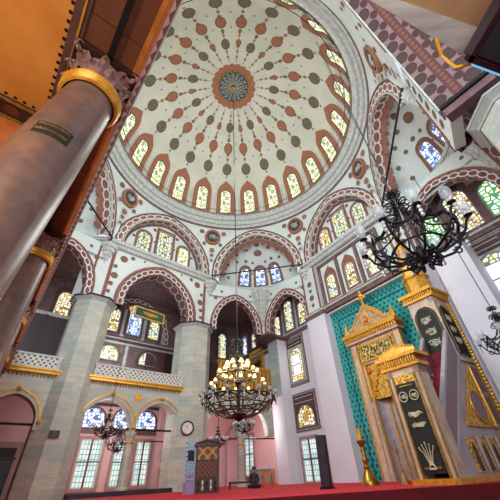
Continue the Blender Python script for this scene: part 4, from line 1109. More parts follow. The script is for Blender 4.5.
def leaf(m, c, ang, r0, z0, h, out, w, mat):
    """an acanthus leaf curling outward"""
    X = Vector((math.cos(ang), math.sin(ang), 0)); T = Vector((-math.sin(ang), math.cos(ang), 0))
    prof = [(0, 0, .55), (.02, .35, 1.0), (.06, .65, .9), (.55, .92, .7), (1.0, .98, .45), (1.05, .80, .1)]
    rows = []
    for o_, z_, w_ in prof:
        p = c + X*(r0 + out*o_) + Vector((0, 0, z0 + h*z_)); rows.append((p - T*w*w_*.5 - X*.012, p + X*.02, p + T*w*w_*.5 - X*.012))
    for a, b in zip(rows, rows[1:]):
        m.face([a[0], a[1], b[1], b[0]], mat); m.face([a[1], a[2], b[2], b[1]], mat)
def big_column(s, d, label):
    c = gx(s, d, 0); z0 = FZ-.18 if c.y < 7 else FZ
    z0 = FZ-.5 if c.y < 6.9 else FZ
    t = thing('marble_column', label, 'column', (c.x, c.y, z0), 'tall gallery columns')
    ln = G_.n*(-.26 if s < 3 else -.1); m = MB(); m.lathe([(.40, z0), (.40, z0+.12), (.36, z0+.16), (.37, z0+.26), (.31, z0+.34), (.30, z0+.40)], (c.x+ln.x, c.y+ln.y, 0), M_marble, 28); m.build('base', t, smooth=True)
    ln = G_.n*(-.26 if s < 3 else -.1)
    m = MB(); pr = [(.285, z0+.38), (.285, 1.0), (.275, 2.2), (.25, 3.35), (.25, 3.42)]
    m.grid(lambda u, v: (c.x + ln.x*(3.4-pr[int(round(v*4))][1])/3.9 + pr[int(round(v*4))][0]*math.cos(2*PI*u), c.y + ln.y*(3.4-pr[int(round(v*4))][1])/3.9 + pr[int(round(v*4))][0]*math.sin(2*PI*u), pr[int(round(v*4))][1]), 36, 4, M_col); m.build('shaft', t, smooth=True)
    bx, by = c.x+ln.x, c.y+ln.y
    m = MB(); m.lathe([(.27, 3.36), (.30, 3.37), (.315, 3.40), (.30, 3.43), (.315, 3.46), (.325, 3.49), (.30, 3.52), (.27, 3.53)], (c.x, c.y, 0), M_gold, 36); m.build('necking_ring', t, smooth=True)
    m = MB(); m.lathe([(.26, 3.50), (.25, 3.6), (.27, 3.75), (.31, 3.86)], (c.x, c.y, 0), M_capst, 24)
    for i in range(10): leaf(m, Vector((c.x, c.y, 0)), 2*PI*i/10, .265, 3.50, .20, .08, .16, M_capst)
    for i in range(10): leaf(m, Vector((c.x, c.y, 0)), 2*PI*(i+.5)/10, .275, 3.55, .27, .10, .15, M_capst)
    for i in range(4): leaf(m, Vector((c.x, c.y, 0)), (40+45+90*i)*D2R, .29, 3.60, .28, .18, .2, M_capst)
    for i in range(4):
        a = (40+45+90*i)*D2R; X = Vector((math.cos(a), math.sin(a), 0)); q = Vector((c.x, c.y, 0)) + X*.42
        m.tube([q + X*(.05*math.cos(k*.8)*(1-k*.09)) + Vector((0, 0, 3.80 + .05*math.sin(k*.8)*(1-k*.09))) for k in range(9)], .018, M_capst, 5)
    m.build('capital', t)
    m = MB(); m.box(lambda x, y, z: gx(s+x, d+y, z), -.34, .34, -.34, .34, 3.84, 3.94, M_wooddk); m.build('abacus', t)
    return t
dC = -.30
for i, (s, lab) in enumerate(((2.3, 'nearest mauve marble column with gilt ring and leafy capital'), (5.95, 'second mauve marble column of the gallery row, just behind the nearest'), (9.2, 'third gallery column back, only its gilt ring and capital showing'), (12.7, 'fourth gallery column back, a sliver with a gilt ring'), (16.0, 'farthest gallery column before the left wall'))):
    big_column(s, dC, lab)
# inscription plaque on the nearest column
c = gx(2.3, dC, 0)
m = MB()
def cyl(a, z, e): r = .272+e; k_ = -.26*(3.4-z)/3.9; return Vector((c.x + G_.n.x*k_ + r*math.cos(a), c.y + G_.n.y*k_ + r*math.sin(a), z))
m.grid(lambda u, v: cyl((-58+58*(u-.5)+6)*D2R, 2.30+.17*v, .004), 14, 2, M_hang)
o = m.build('inscription_plaque', label='small dark gilt-lettered band stuck on the nearest marble column', category='sign')
m = MB()
for r_ in range(2):
    for k in range(16):
        a = (-77+3.1*k)*D2R; z = 2.345+.075*r_; q = random.random()*.02
        m.tube([cyl(a, z, .008), cyl(a+.018, z+.02+q, .008), cyl(a+.034, z+.004, .008)], .0035, M_golddk, 4)
p_ = m.build('lettering', o)
# iron ties at capital level
for (a, b, lab) in (((-3.4, 2.3), (dC, dC), 'black iron tie bar overhead running back from the nearest capital'), ((2.3, 5.95), (dC, dC), 'black iron tie bar between the nearest and second gallery columns'), ((5.95, 9.2), (dC, dC), 'black iron tie bar between the second and third gallery columns')):
    m = MB(); m.box(lambda x, y, z: gx(x, y, z), a[0], a[1], dC-.03, dC+.03, 3.86, 3.93, M_iron); m.build('tie_bar', label=lab, category='tie bar')
m = MB(); m.box(lambda x, y, z: gx(x, y, z), 2.58, 2.64, -.60, .0, 3.86, 3.93, M_iron); m.build('tie_bar', label='short black iron bar lying across the beam just past the nearest capital', category='tie bar')

# ------------------------------------------------------------------ broad arch over the eye, springing from the right hand pier
u0 = Vector((math.cos(38.4*D2R), math.sin(38.4*D2R), 0)); nr = Vector((u0.y, -u0.x, 0))
def ea(x, z, e): return u0*x + nr*e + Vector((0, 0, z))     # x along, e to the right
R0 = 7.05; SPZ = 7.95; HW = 4.6; RIS = 7.5; cxe = R0-HW
mb = MB(); pts = arch_pts(cxe, HW, SPZ, RIS, 48, .1); Ls = 0
pts = pts[::-1]
for p, q in zip(pts, pts[1:]):
    dl = math.dist(p, q)
    mb.grid(lambda u, v: ea(p[0]+(q[0]-p[0])*u, p[1]+(q[1]-p[1])*u, 1.25*v), 1, 1, M_bigsoff, lambda u, v: (Ls+dl*u, v)); Ls += dl
mb.build('trim_broad_arch_soffit', **ST)
mb = MB()
pb = arch_pts(cxe, HW+.32, SPZ, RIS+.3, 48, .1)[::-1]
for i in range(len(pts)-1):
    mb.face([ea(*pts[i], -.0), ea(*pts[i+1], -.0), ea(*pb[i+1], -.0), ea(*pb[i], -.0)], M_arch, [(i*.3, 0), (i*.3+.3, 0), (i*.3+.3, 1), (i*.3, 1)])
    mb.face([ea(pts[i][0], pts[i][1]-.01, -.05), ea(pts[i+1][0], pts[i+1][1]-.01, -.05), ea(pts[i+1][0], pts[i+1][1]-.01, .0), ea(pts[i][0], pts[i][1]-.01, .0)], M_greyband)
mb.build('trim_broad_arch_face', **ST)
mb = MB()      # pendentive between the broad arch and the dome ring
pc_ = [p for p in pb if p[0] > 0 and p[1] > 11.4] ; n_ = len(pc_)
def pf_(u, v):
    i = min(n_-1, int(round(u*(n_-1)))); B0 = ea(pc_[i][0], max(pc_[i][1], 8.2), -.0); a = (-34.5 - 50*(i/(n_-1)))*D2R
    return B0.lerp(Vector((OC.x + 7.8*math.cos(a), OC.y + 7.8*math.sin(a), 15.99)), v)
mb.grid(lambda u, v: pf_(u, v*.05), n_-1, 1, M_mauve); mb.grid(lambda u, v: pf_(u, .05+v*.03), n_-1, 1, M_greyband); mb.grid(lambda u, v: pf_(u, .08+v*.05), n_-1, 1, M_rust); mb.grid(lambda u, v: pf_(u, .13+v*.87), n_-1, 6, M_white)
for j in range(4, n_-4, 3):
    for vv, rr in ((.24, .13), (.45, .10)):
        c_ = pf_(j/(n_-1), vv); a_ = pf_((j+1)/(n_-1), vv)-c_; b_ = pf_(j/(n_-1), vv+.1)-c_; a_.normalize(); b_.normalize(); nn_ = a_.cross(b_); off_ = nn_*(.03 if nn_.dot(Vector((OC.x, OC.y, 10))-c_) > 0 else -.03)
        mb.face([c_+off_+a_*rr*math.cos(t)+b_*rr*math.sin(t) for t in [2*PI*q/12 for q in range(12)]], M_domerust)
if 1: pass; mb.build('wall_pendentive_6', **ST)
mb = MB(); mb.box(lambda x, y, z: ea(x, z, y), R0-.10, R0+.4, .0, 1.3, SPZ-.12, SPZ, M_iron); mb.box(lambda x, y, z: ea(x, z, y), R0-.02, R0+.3, 0.02, 1.25, SPZ-.38, SPZ-.12, M_mauve); mb.build('trim_arch_springer', **ST)

fz = fr_pts((ea(7.32, 0, 0).x, ea(7.32, 0, 0).y), V('E', RV)); mb = MB(); mb.box(lambda x, y, z: fz(x, z, y), -.02, fz.L, -.3, 0, 7.6, 11.6, M_white); mb.box(lambda x, y, z: fz(x, z, y), .02, .14, 0, .03, 7.9, 11.5, M_mauve); mb.box(lambda x, y, z: fz(x, z, y), fz.L-.14, fz.L, 0, .03, 7.9, 11.5, M_rust)
for q_ in range(6): mb.disc(fz, fz.L/2, 8.3+.55*q_, .17, .15, (M_rust, M_greydk)[q_ % 2], 14, e=.02)
mb.face([pf_(0, 0), V('E', RV)+Vector((0, 0, ZC-.1)), Vector((OC.x + 7.8*math.cos(-34.5*D2R), OC.y + 7.8*math.sin(-34.5*D2R), 15.99))], M_white)
mb.build('wall_corner_panel', **ST)
# marble-edged platform overhead at the right
zs = 3.05
def atz(u, v): return Vector((u*zs, v*zs, zs))
A1, A2, A3, A4 = (.3556, .2327), (.708, .390), (.740, .320), (.440, .236)
d1 = ((A2[0]-A1[0]), (A2[1]-A1[1])); A0 = (A1[0]-d1[0]*.7, A1[1]-d1[1]*.7); d2 = ((A3[0]-A4[0]), (A3[1]-A4[1])); A5 = (A4[0]-d2[0]*.7, A4[1]-d2[1]*.7)
A2e = (A2[0]+.09, A2[1]+.04); A3e = (A3[0]+.09, A3[1]+.03)
def slab(name, poly, z0, z1, mat):
    mb = MB(); lo = [Vector((u*zs, v*zs, z0)) for u, v in poly]; hi = [Vector((u*zs, v*zs, z1)) for u, v in poly]
    mb.face(lo, mat, [(p.x, p.y) for p in lo]); mb.face(hi, mat)
    for i in range(len(lo)):
        j = (i+1) % len(lo); mb.face([lo[i], lo[j], hi[j], hi[i]], mat)
    return mb
t = thing('marble_platform', 'underside of a raised platform at top right, grey veined marble border round a tan panel', 'platform', (A5[0]*zs, A5[1]*zs, zs))
slab('a', [A0, A2e, A3e, A5], zs, zs+.16, M_marble).build('marble_edge', t)
slab('b', [A5, A3e, (1.3, .05), (1.0, -.3), (.2, -.3)], zs+.015, zs+.16, M_tan).build('soffit_panel', t)
# dark case with a blue-lit glass edge hanging below it
t = thing('display_case', 'dark plum framed case with blue-lit glass edge at the upper right edge', 'display case', (1.95, 1.0, 2.5))
def ry(x, y, z):      # helper: direction of sight from the eye scaled to height z (real position in the room)
    return None
c0 = Vector((1.60, .875, 2.28)); 
ax = Vector((.08, -.72, 0)).normalized(); ay = Vector((.93, .30, 0)).normalized(); az = Vector((0, 0, 1))
def dc(x, y, z): return c0 + ax*x + ay*y + az*z
m = MB(); m.box(dc, 0, .9, 0, .5, -.02, .07, M_purple); m.build('case', t)
m = MB(); m.box(dc, -.02, .92, -.02, .02, -.05, .0, M_purple); m.box(dc, -.02, .02, -.02, .5, -.05, .0, M_purple); m.build('frame', t)
m = MB(); m.box(dc, .03, .9, .04, .46, -.035, -.02, M_dark); m.build('glass', t)
m = MB(); m.box(dc, -.035, -.02, .05, .5, -.04, .02, M_cyan); m.build('lit_edge', t)
m = MB(); m.tube([Vector((1.40*1.0, .80, 2.42)), Vector((1.47, .90, 2.38)), Vector((1.56, .95, 2.30)), Vector((1.66, .92, 2.275))], .012, M_ylcable, 6)
m.build('cable_duct', label='short yellow cable duct bending beside the dark case at upper right', category='cable duct')
# ------------------------------------------------------------------ calligraphy roundels in the pendentives
def strokes(m, mp, r, seed, mat, n=7, w=.03, e=.05):
    rn = random.Random(seed)
    for k in range(n):
        x0 = -r*.6 + 1.2*r*k/(n-1); h = r*(.35+.4*rn.random())
        m.tube([mp(x0, -h*.6, e), mp(x0+.03, h*.2, e), mp(x0-.02, h, e)], w*.8, mat, 5)
    for k in range(4):
        cx, cy, rr = r*(rn.random()-.5), r*(-.45+.25*k), r*(.28+.2*rn.random()); a0 = rn.random()*2
        m.tube([mp(cx+rr*1.3*math.cos(a0+t*.45), cy+rr*.55*math.sin(a0+t*.45), e) for t in range(9)], w, mat, 5)
    for k in range(8): m.disc(lambda a, b, c: mp(a, b, c), r*1.3*(rn.random()-.5), r*1.3*(rn.random()-.5), w, w, mat, 6, e=e)
RL = {'A': 'above the left stone pier', 'B': 'above the clock pier', 'C': 'left of the mihrab windows', 'D': 'right of the mihrab windows, above the black chandelier', 'E': 'farthest right beside the broad arch'}
for i, k in enumerate('ABCDE'):
    r = 7.93; z = 15.12; c = V(k, r); f = Fr(AZ[k], 0, (c.x, c.y))
    if k == 'E': z = 13.9; c = Vector((5.74, 5.18, 0)); f = Fr(-32, 0, (c.x, c.y))
    tl = .12
    mp = lambda x, y, e, f=f, z=z: f(x, z+y, e + y*tl)
    t = thing('calligraphy_roundel', 'round dark calligraphy medallion with rust rim ' + RL[k], 'medallion', f(0, z, .1), 'calligraphy medallions under the dome')
    m = MB(); m.disc(mp, 0, 0, .46, .50, M_crowndk, 36, e=.16); m.build('ground', t)
    m = MB()
    for a in range(36):
        p, q = 2*PI*a/36, 2*PI*(a+1)/36
        for (ra, ea_, rb, eb_) in ((.46, .17, .48, .20), (.48, .20, .60, .20), (.60, .20, .62, .02)):
            m.face([mp(ra*math.cos(p), ra*1.08*math.sin(p), ea_), mp(ra*math.cos(q), ra*1.08*math.sin(q), ea_), mp(rb*math.cos(q), rb*1.08*math.sin(q), eb_), mp(rb*math.cos(p), rb*1.08*math.sin(p), eb_)], M_domerust)
    m.build('rim', t)
    m = MB(); strokes(m, mp, .36, i, M_silver, 6, .016, e=.18); m.build('calligraphy', t)
    # painted spots on the pendentive round it
    mb = MB(); lst = [(0, -1.15, .17, 1), (0, -1.6, .12, 0), (0, -2.05, .10, 1), (-.86, .42, .17, 1), (.86, .42, .17, 0), (-.62, -.62, .12, 0), (.62, -.62, .12, 1), (-1.35, .62, .1, 0), (1.35, .62, .1, 1)]
    def pp(x, y, e, f=f, z=z): return f(x, z+y, e + .05 + y*.10 + (.0 if abs(x) < .5 else .05))
    spots(mb, pp, lst, M_domerust, M_greydk, e=.02); mb.build('trim_pendentive_spots', **ST)

# tie rods at the half domes
rod(V('C', 8.3)+Vector((0, 0, ZC+.2)), V('B', 8.3)+Vector((0, 0, ZC+.2)), .05, 'black iron tie rod crossing the far half dome above the chandelier')
rod(V('E', 8.3)+Vector((0, 0, ZC+.2)), V('D', 8.3)+Vector((0, 0, ZC+.2)), .05, 'black iron tie rod crossing the right half dome above the black chandelier')
rod(V('A', 8.3)+Vector((0, 0, ZC+.2)), V('H', 8.3)+Vector((0, 0, ZC+.2)), .05, 'black iron tie rod crossing the half dome at far left')

# ------------------------------------------------------------------ mihrab (carved gilded niche against the tiles)
t = thing('mihrab', 'tall gilded marble prayer niche with pointed crested pediment on the teal tiles', 'prayer niche', Q_.sdz(8.45, 13.2, FZ))
gM = Q_.at(13.25); B = xb(gM); W2 = 1.38; s0 = 8.22
BX = lambda m, a, b, c, d, e0, e1, mt: m.box(B, s0+a, s0+b, e0, e1, c, d, mt)
m = MB()
for sg in (-1, 1):
    BX(m, *sorted((sg*W2, sg*(W2-.30))), FZ, 5.15, 0, .35, M_mihrab)
    BX(m, *sorted((sg*(W2-.52), sg*(W2-.36))), FZ, 4.1, 0, .30, M_mihrab)
BX(m, -W2, W2, 4.1, 5.15, 0, .33, M_mihrab)
m.build('frame', t)
m = MB()
for sg in (-1, 1):
    for x in (W2+.02, W2-.33, W2-.54): BX(m, *sorted((sg*x, sg*(x-.05))), FZ, 5.1, .30, .40, M_gold)
m.build('gilded_fillet', t)
m = MB(); BX(m, -W2-.12, W2+.12, 5.15, 5.28, 0, .55, M_mihrab); BX(m, -W2-.18, W2+.18, 5.45, 5.62, 0, .68, M_gold)
for i in range(22):
    a = -W2-.14 + (2*W2+.28)*i/22; BX(m, a+.02, a+.11, 5.26, 5.45, 0, .62, M_gold)
BX(m, -W2-.14, W2+.14, 5.28, 5.45, 0, .5, M_redgold); m.build('cornice', t)
m = MB()      # pediment: pointed gable with cresting
pedo = [(-W2-.1, 5.62), (-W2+.25, 5.95), (-.9, 6.02), (-.5, 6.5), (-.25, 6.65), (0, 6.9), (.25, 6.65), (.5, 6.5), (.9, 6.02), (W2-.25, 5.95), (W2+.1, 5.62)]
fr_ = [gM(s0+x, z, .45) for x, z in pedo]; bk = [gM(s0+x, z, .15) for x, z in pedo]
m.face(fr_, M_pedg); m.face(bk, M_pedg)
for i in range(len(pedo)):
    j = (i+1) % len(pedo); m.face([fr_[i], fr_[j], bk[j], bk[i]], M_gold)
m.build('pediment', t)
m = MB()
for i in range(len(pedo)-1):
    (x0, z0), (x1, z1) = pedo[i], pedo[i+1]; n = max(1, int(math.hypot(x1-x0, z1-z0)/.13))
    for k in range(n):
        x, z = x0+(x1-x0)*(k+.5)/n, z0+(z1-z0)*(k+.5)/n; m.sphere(gM(s0+x, z+.04, .3), .075, M_gold, 5, 1.3)
m.tube([gM(s0+x, z-.16, .47) for x, z in pedo[1:-1]], .03, M_gold, 5)
m.disc(gM, s0, 6.05, .17, .17, M_boss, 20, e=.47)
m.tube([gM(s0+.2*math.cos(a*PI/8), 6.05+.2*math.sin(a*PI/8), .47) for a in range(17)], .035, M_gold, 6, cap=False); m.sphere(gM(s0, 6.05, .47), .13, M_boss, 8)
for sg in (-1, 1):
    x = sg*(W2+.02); m.tube([gM(s0+x, 5.6, .35), gM(s0+x, 5.95, .35), gM(s0+x, 6.12, .35), gM(s0+x, 6.35, .35)], [.14, .12, .07, .01], M_gold, 8)
m.build('cresting', t)
m = MB(); m.tube([gM(s0, 6.95, .3), gM(s0, 7.25, .3)], [.07, .05], M_gold, 6)
for dx, dz, r in ((0, .48, .14), (-.18, .36, .11), (.18, .36, .11), (0, .68, .09), (0, .3, .1)): m.sphere(gM(s0+dx, 7.0+dz, .3), r, M_gold, 6)
m.build('finial', t)
m = MB(); BX(m, -1.0, 1.0, 4.28, 4.92, .33, .37, M_script); m.build('inscription_panel', t, label='dark panel of gilt calligraphy')
m = MB()
for a, b, c, d in ((-1.08, 1.08, 4.92, 5.0), (-1.08, 1.08, 4.2, 4.28), (-1.08, -1.0, 4.2, 5.0), (1.0, 1.08, 4.2, 5.0)): BX(m, a, b, c, d, .33, .40, M_gold)
m.build('panel_border', t)
m = MB(); BX(m, -1.0, 1.0, 2.6, 4.12, .05, .22, M_goldcarv)
for i in range(7):                         # stepped stalactite hood
    w = 1.0-.12*i; BX(m, -w, -w+.14, 2.5+.21*i, 2.74+.21*i, .1, .30, M_gold); BX(m, w-.14, w, 2.5+.21*i, 2.74+.21*i, .1, .30, M_gold)
m.sphere(gM(s0-.75, 3.8, .24), .13, M_boss, 8); m.sphere(gM(s0+.75, 3.8, .24), .13, M_boss, 8)
m.build('stalactite_hood', t)
m = MB()      # niche recess
def nich(u, v): a = PI*u; return gM(s0-.85*math.cos(a), FZ+3.2*v, .2-.55*math.sin(a))
m.grid(nich, 12, 4, M_mingrey)
for k in range(3): x = -.5+.5*k; BX(m, x-.04, x+.04, FZ, 2.6, -.3, -.2, M_gold)
m.build('niche', t)
for sg in (-1, 1):
    m = MB(); m.lathe([(.10, 0), (.10, .3), (.07, .35), (.07, 2.5), (.11, 2.6), (.12, 2.8)], gM(s0+sg*.92, FZ, .36), M_mingrey, 12); m.build('colonnette', t, smooth=True)

# ------------------------------------------------------------------ minbar (pulpit): portal, stair flank, kiosk
t = thing('minbar', 'tall gilded marble pulpit with stair, black-curtained portal and gold cone roof', 'pulpit', Q_.sdz(5.5, 11.0, FZ))
PD = 9.35; SL, SR = 5.80, 4.72; SC = (SL+SR)/2
def mq(s, d, z): return Q_.sdz(s, d, z)
BM = lambda m, a, b, d0, d1, z0, z1, mt: m.box(mq, a, b, d0, d1, z0, z1, mt)
m = MB(); BM(m, SR-.08, SL+.08, PD-.3, 13.7, FZ, FZ+.12, M_gold); m.build('plinth', t)
m = MB()
for a, b in ((SR, SR+.20), (SL-.20, SL)): BM(m, a, b, PD-.12, PD+.35, FZ+.12, 2.45, M_mihrab)
BM(m, SR, SL, PD-.12, PD+.35, 2.28, 2.5, M_mihrab); m.build('portal_frame', t)
m = MB()
for a in (SR+.0, SR+.16, SL-.20, SL-.04): BM(m, a, a+.04, PD-.17, PD-.12, FZ+.12, 2.3, M_golddk)
m.build('portal_fillet', t)
m = MB(); BM(m, SR-.10, SL+.12, PD-.2, PD+.4, 2.5, 2.6, M_gold); BM(m, SR-.16, SL+.2, PD-.28, PD+.46, 2.78, 2.88, M_gold); BM(m, SR-.03, SL+.03, PD-.14, PD+.4, 2.6, 2.78, M_redgold)
for i in range(15):
    a = SR-.06+(SL-SR+.12)*i/15; BM(m, a+.015, a+.06, PD-.24, PD-.12, 2.6, 2.78, M_gold)
m.build('portal_cornice', t)
m = MB()
for i in range(16):
    a = SR-.06+(SL-SR+.12)*i/15; h = .22+.22*(1-abs(i-7.5)/7.5); m.tube([mq(a, PD-.1, 2.86), mq(a, PD-.1, 2.86+h*.6), mq(a, PD-.1, 2.86+h)], [.06, .055, .008], M_gold, 6)
BM(m, SR, SL, PD-.12, PD-.02, 2.86, 2.98, M_goldcarv); BM(m, SR+.4, SL-.4, PD-.11, PD-.03, 2.95, 3.12, M_goldcarv); m.build('crest', t)
m = MB(); BM(m, SR+.22, SL-.22, PD-.15, PD-.1, 2.08, 2.30, M_goldcarv); m.build('carved_lintel', t)
# black hanging with gold emblems
m = MB()
m.grid(lambda u, v: mq(SR+.22+(SL-SR-.44)*u, PD-.16+.015*math.sin(u*14), FZ+.22+(2.08-FZ-.22)*v), 24, 2, M_hang); cu = m.build('curtain', t, label='black cloth with gold embroidery', smooth=True)
pm = lambda x, y, e: mq(SC+x, PD-.18-e, y)
m = MB()
for x in (-.17, .17): m.tube([pm(x+.13*math.cos(a*PI/8), 1.72+.13*math.sin(a*PI/8), .01) for a in range(17)], .013, M_calli, 5, cap=False); strokes(m, lambda a, b, e, x=x: pm(x+a, 1.72+b, .01), .09, 5+int(x*10), M_calli, 4, .010, 0)
for zz, wv in ((1.25, .22), (.98, .22)): strokes(m, lambda a, b, e, zz=zz: pm(a*1.5, zz+b*.6, .01), .17, int(zz*10), M_calli, 8, .013, 0)
for k in range(-2, 3): m.tube([pm(.02*k, .1, 0), pm(.06*k, .35, 0), pm(.10*k, .55-.05*abs(k), .01)], .012, M_calli, 5); m.sphere(pm(.10*k, .57-.05*abs(k), .01), .022, M_calli, 5)
m.tube([pm(-.09, .0, 0), pm(-.05, .09, 0), pm(.05, .09, 0), pm(.09, .0, 0), pm(-.09, 0, 0)], .022, M_calli, 5)
BM(m, SR+.32, SL-.32, PD-.19, PD-.17, FZ+.32, FZ+.36, M_golddk); BM(m, SR+.32, SL-.32, PD-.19, PD-.17, 1.98, 2.02, M_golddk)
m.build('embroidery', cu)
# stair body with side panels; kiosk from d=12.3 to 13.55
KD0, KD1 = 12.35, 13.5; PZ = 3.15
def side(m, sx, pts, mt, th=.08, uvs=True):
    a = [mq(sx, d, z) for d, z in pts]; b = [mq(sx+th, d, z) for d, z in pts]
    m.face(a, mt, [(d, z) for d, z in pts]); m.face(b, mt, [(d, z) for d, z in pts])
    for i in range(len(pts)):
        j = (i+1) % len(pts); m.face([a[i], a[j], b[j], b[i]], mt)
d0 = PD+.35
m = MB(); side(m, SR+.06, [(d0, FZ+.12), (KD1+.2, FZ+.12), (KD1+.2, PZ), (KD0, PZ), (d0, .25)], M_mingrey); side(m, SL-.14, [(d0, FZ+.12), (KD1+.2, FZ+.12), (KD1+.2, PZ), (KD0, PZ), (d0, .25)], M_mingrey); m.build('stair_flank', t)
m = MB()
for i in range(12):
    z = .25-.25+(PZ)*(i+1)/12; BM(m, SR+.14, SL-.14, d0+(KD0-d0)*i/12, d0+(KD0-d0)*(i+1)/12, z-.28, z, M_redstep)
m.build('stair', t)
m = MB()      # sloping pierced balustrade
side(m, SR+.03, [(d0, .32), (KD0, PZ+.05), (KD0, PZ+.95), (d0, 1.15)], M_latpurp, .07); side(m, SL-.13, [(d0, .32), (KD0, PZ+.05), (KD0, PZ+.95), (d0, 1.15)], M_latpurp, .07); m.build('balustrade', t)
m = MB()
for sx in (SR+.0, SL-.16):
    side(m, sx, [(d0, 1.12), (KD0, PZ+.92), (KD0, PZ+1.06), (d0, 1.26)], M_mingrey, .14); side(m, sx, [(d0, .22), (KD0, PZ-.06), (KD0, PZ+.08), (d0, .36)], M_mingrey, .14)
m.build('stair_rail', t)
e_ = SR+.04
m = MB(); side(m, e_, [(10.9, 1.02), (12.75, 1.02), (12.75, 2.85)], M_goldcarv, .03); m.build('triangular_panel', t, label='gilded triangular flank panel')
m = MB(); 
for (a, b) in (((10.85, .98), (12.8, .98)), ((12.8, .98), (12.8, 2.95)), ((10.85, .98), (12.8, 2.95))): m.tube([mq(e_-.01, *a), mq(e_-.01, *b)], .035, M_gold, 5)
m.build('panel_moulding', t)
m = MB(); cxp, czp = 12.12, 1.55
m.face([mq(e_-.02, cxp+.46*math.cos(2*PI*i/24), czp+.46*math.sin(2*PI*i/24)) for i in range(24)], M_latpurp, [(.46*math.cos(2*PI*i/24), .46*math.sin(2*PI*i/24)) for i in range(24)])
m.tube([mq(e_-.03, cxp+.46*math.cos(2*PI*i/24), czp+.46*math.sin(2*PI*i/24)) for i in range(25)], .03, M_gold, 5, cap=False); m.build('medallion', t)
for i in range(5):      # arcade of little niches along the foot
    m = MB(); a = 10.45+.62*i; pr_ = [(a, -.12), (a+.5, -.12), (a+.5, .68), (a, .68)]
    side(m, e_, pr_, M_goldcarv, .025); q = [(a+.14, -.1), (a+.36, -.1), (a+.36, .35), (a+.32, .48), (a+.25, .58), (a+.18, .48), (a+.14, .35)]
    m.face([mq(e_-.006, d, z) for d, z in q], M_purple); m.tube([mq(e_-.02, a+.58, -.14), mq(e_-.02, a+.58, .72)], .035, M_mingrey, 6); m.build('niche', t)
for (a, z0, z1) in ((12.95, 1.1, 1.9), (12.95, 2.1, 2.9), (13.25, .0, .8)):
    m = MB(); side(m, e_, [(a, z0), (a+.42, z0), (a+.42, z1), (a, z1)], M_latpurp, .02); m.build('side_panel', t)
# kiosk
m = MB(); BM(m, SR, SL, KD0, KD1+.1, PZ-.1, PZ+.06, M_mihrab); m.build('kiosk_floor', t)
for s_ in (SR+.07, SL-.07):
    for d_ in (KD0+.07, KD1):
        m = MB(); m.lathe([(.09, 0), (.09, .1), (.06, .16), (.055, 2.1), (.09, 2.25), (.11, 2.4)], mq(s_, d_, PZ+.05), M_mingrey, 10); m.build('kiosk_post', t, smooth=True)
m = MB(); gk = Fr(35.6, KD0+.02)
arched_wall(gk, SR, SL, 4.5, 5.62, [(SC, .46, 4.7, .62)], .1, M_mihrab, mb=m); gk2 = Fr(35.6-90, 0); gk2 = Fr(0); gk2.t = Q_.n; gk2.n = -Q_.t; gk2.o = Q_.t*SR; gk2.d = 0
arched_wall(gk2, KD0, KD1+.1, 4.5, 5.62, [((KD0+KD1)/2+.03, .44, 4.7, .62)], -.1, M_mihrab, mb=m); m.build('kiosk_arches', t)
m = MB(); BM(m, SR-.1, SL+.1, KD0-.12, KD1+.2, 5.62, 5.72, M_gold); BM(m, SR-.04, SL+.04, KD0-.05, KD1+.15, 5.72, 5.88, M_redgold); BM(m, SR-.18, SL+.18, KD0-.2, KD1+.28, 5.88, 6.02, M_gold)
for i in range(13):
    a = SR-.06+(SL-SR+.12)*i/13; BM(m, a+.02, a+.07, KD0-.14, KD0-.03, 5.72, 5.88, M_gold)
for i in range(13):
    a = KD0-.08+(KD1-KD0+.2)*i/13; BM(m, SR-.12, SR-.02, a+.02, a+.07, 5.72, 5.88, M_gold)
m.build('kiosk_cornice', t)
m = MB(); m.lathe([(.56, 6.0), (.54, 6.1), (.50, 6.12), (.50, 6.75), (.58, 6.8), (.58, 6.9), (.47, 6.95), (.06, 9.6), (.03, 9.7)], mq(SC, (KD0+KD1)/2, 0), M_gold, 8, a0=.3); m.build('cone_roof', t)
m = MB(); c = mq(SC, (KD0+KD1)/2, 0)
m.lathe([(.02, 9.6), (.12, 9.7), (.12, 9.8), (.03, 9.9), (.08, 10.0), (.02, 10.1)], c, M_gold, 10); m.tube([c+Vector((.15*math.cos(a*.35+.6), 0, 10.25+.15*math.sin(a*.35+.6))) for a in range(-2, 14)], .022, M_gold, 5); m.build('crescent_finial', t)
# banners in the kiosk arches
for nm, fn in (('front', lambda x, y, e: mq(SC+x, KD0-.0-e, y)), ('flank', lambda x, y, e: mq(SR+.02-e, (KD0+KD1)/2+x, y))):
    m = MB(); strip(m, fn, lambda v: .46 if v < 4.75 else .46*math.sqrt(max(0, 1-((v-4.75)/.58)**2)), 3.3, 5.3, 14, .03, M_hang); b_ = m.build('banner', t, label='dark green-black banner with gilt script')
    m = MB()
    for zz in (4.75, 4.3, 3.85): strokes(m, lambda a, b, e: fn(a*1.1, zz+b*.8, .05), .26, int(zz*7), M_calli, 6, .015, 0)
    m.tube([fn(x, y, .05) for x, y in ((-.42, 3.34), (.42, 3.34), (.42, 4.75), (.3, 5.1), (0, 5.25), (-.3, 5.1), (-.42, 4.75), (-.42, 3.34))], .012, M_golddk, 5); m.build('embroidery', b_)
m = MB(); m.grid(lambda u, v: mq(SR+.35+.6*u, KD0-.35+.04*math.sin(u*18), 1.9+1.5*v), 20, 2, M_redcloth); m.build('stair_curtain', t, label='crimson curtain', smooth=True)
# gilded rope moulding up the far edge of the flank
m = MB()
BM(m, SR-.02, SR+.06, KD1-.02, KD1+.12, FZ, 5.62, M_golddk)
for i in range(48): m.sphere(mq(SR-.03, KD1+.02, FZ+.1+i*.124), .075, M_gold, 5)
m.build('beaded_edge', t)

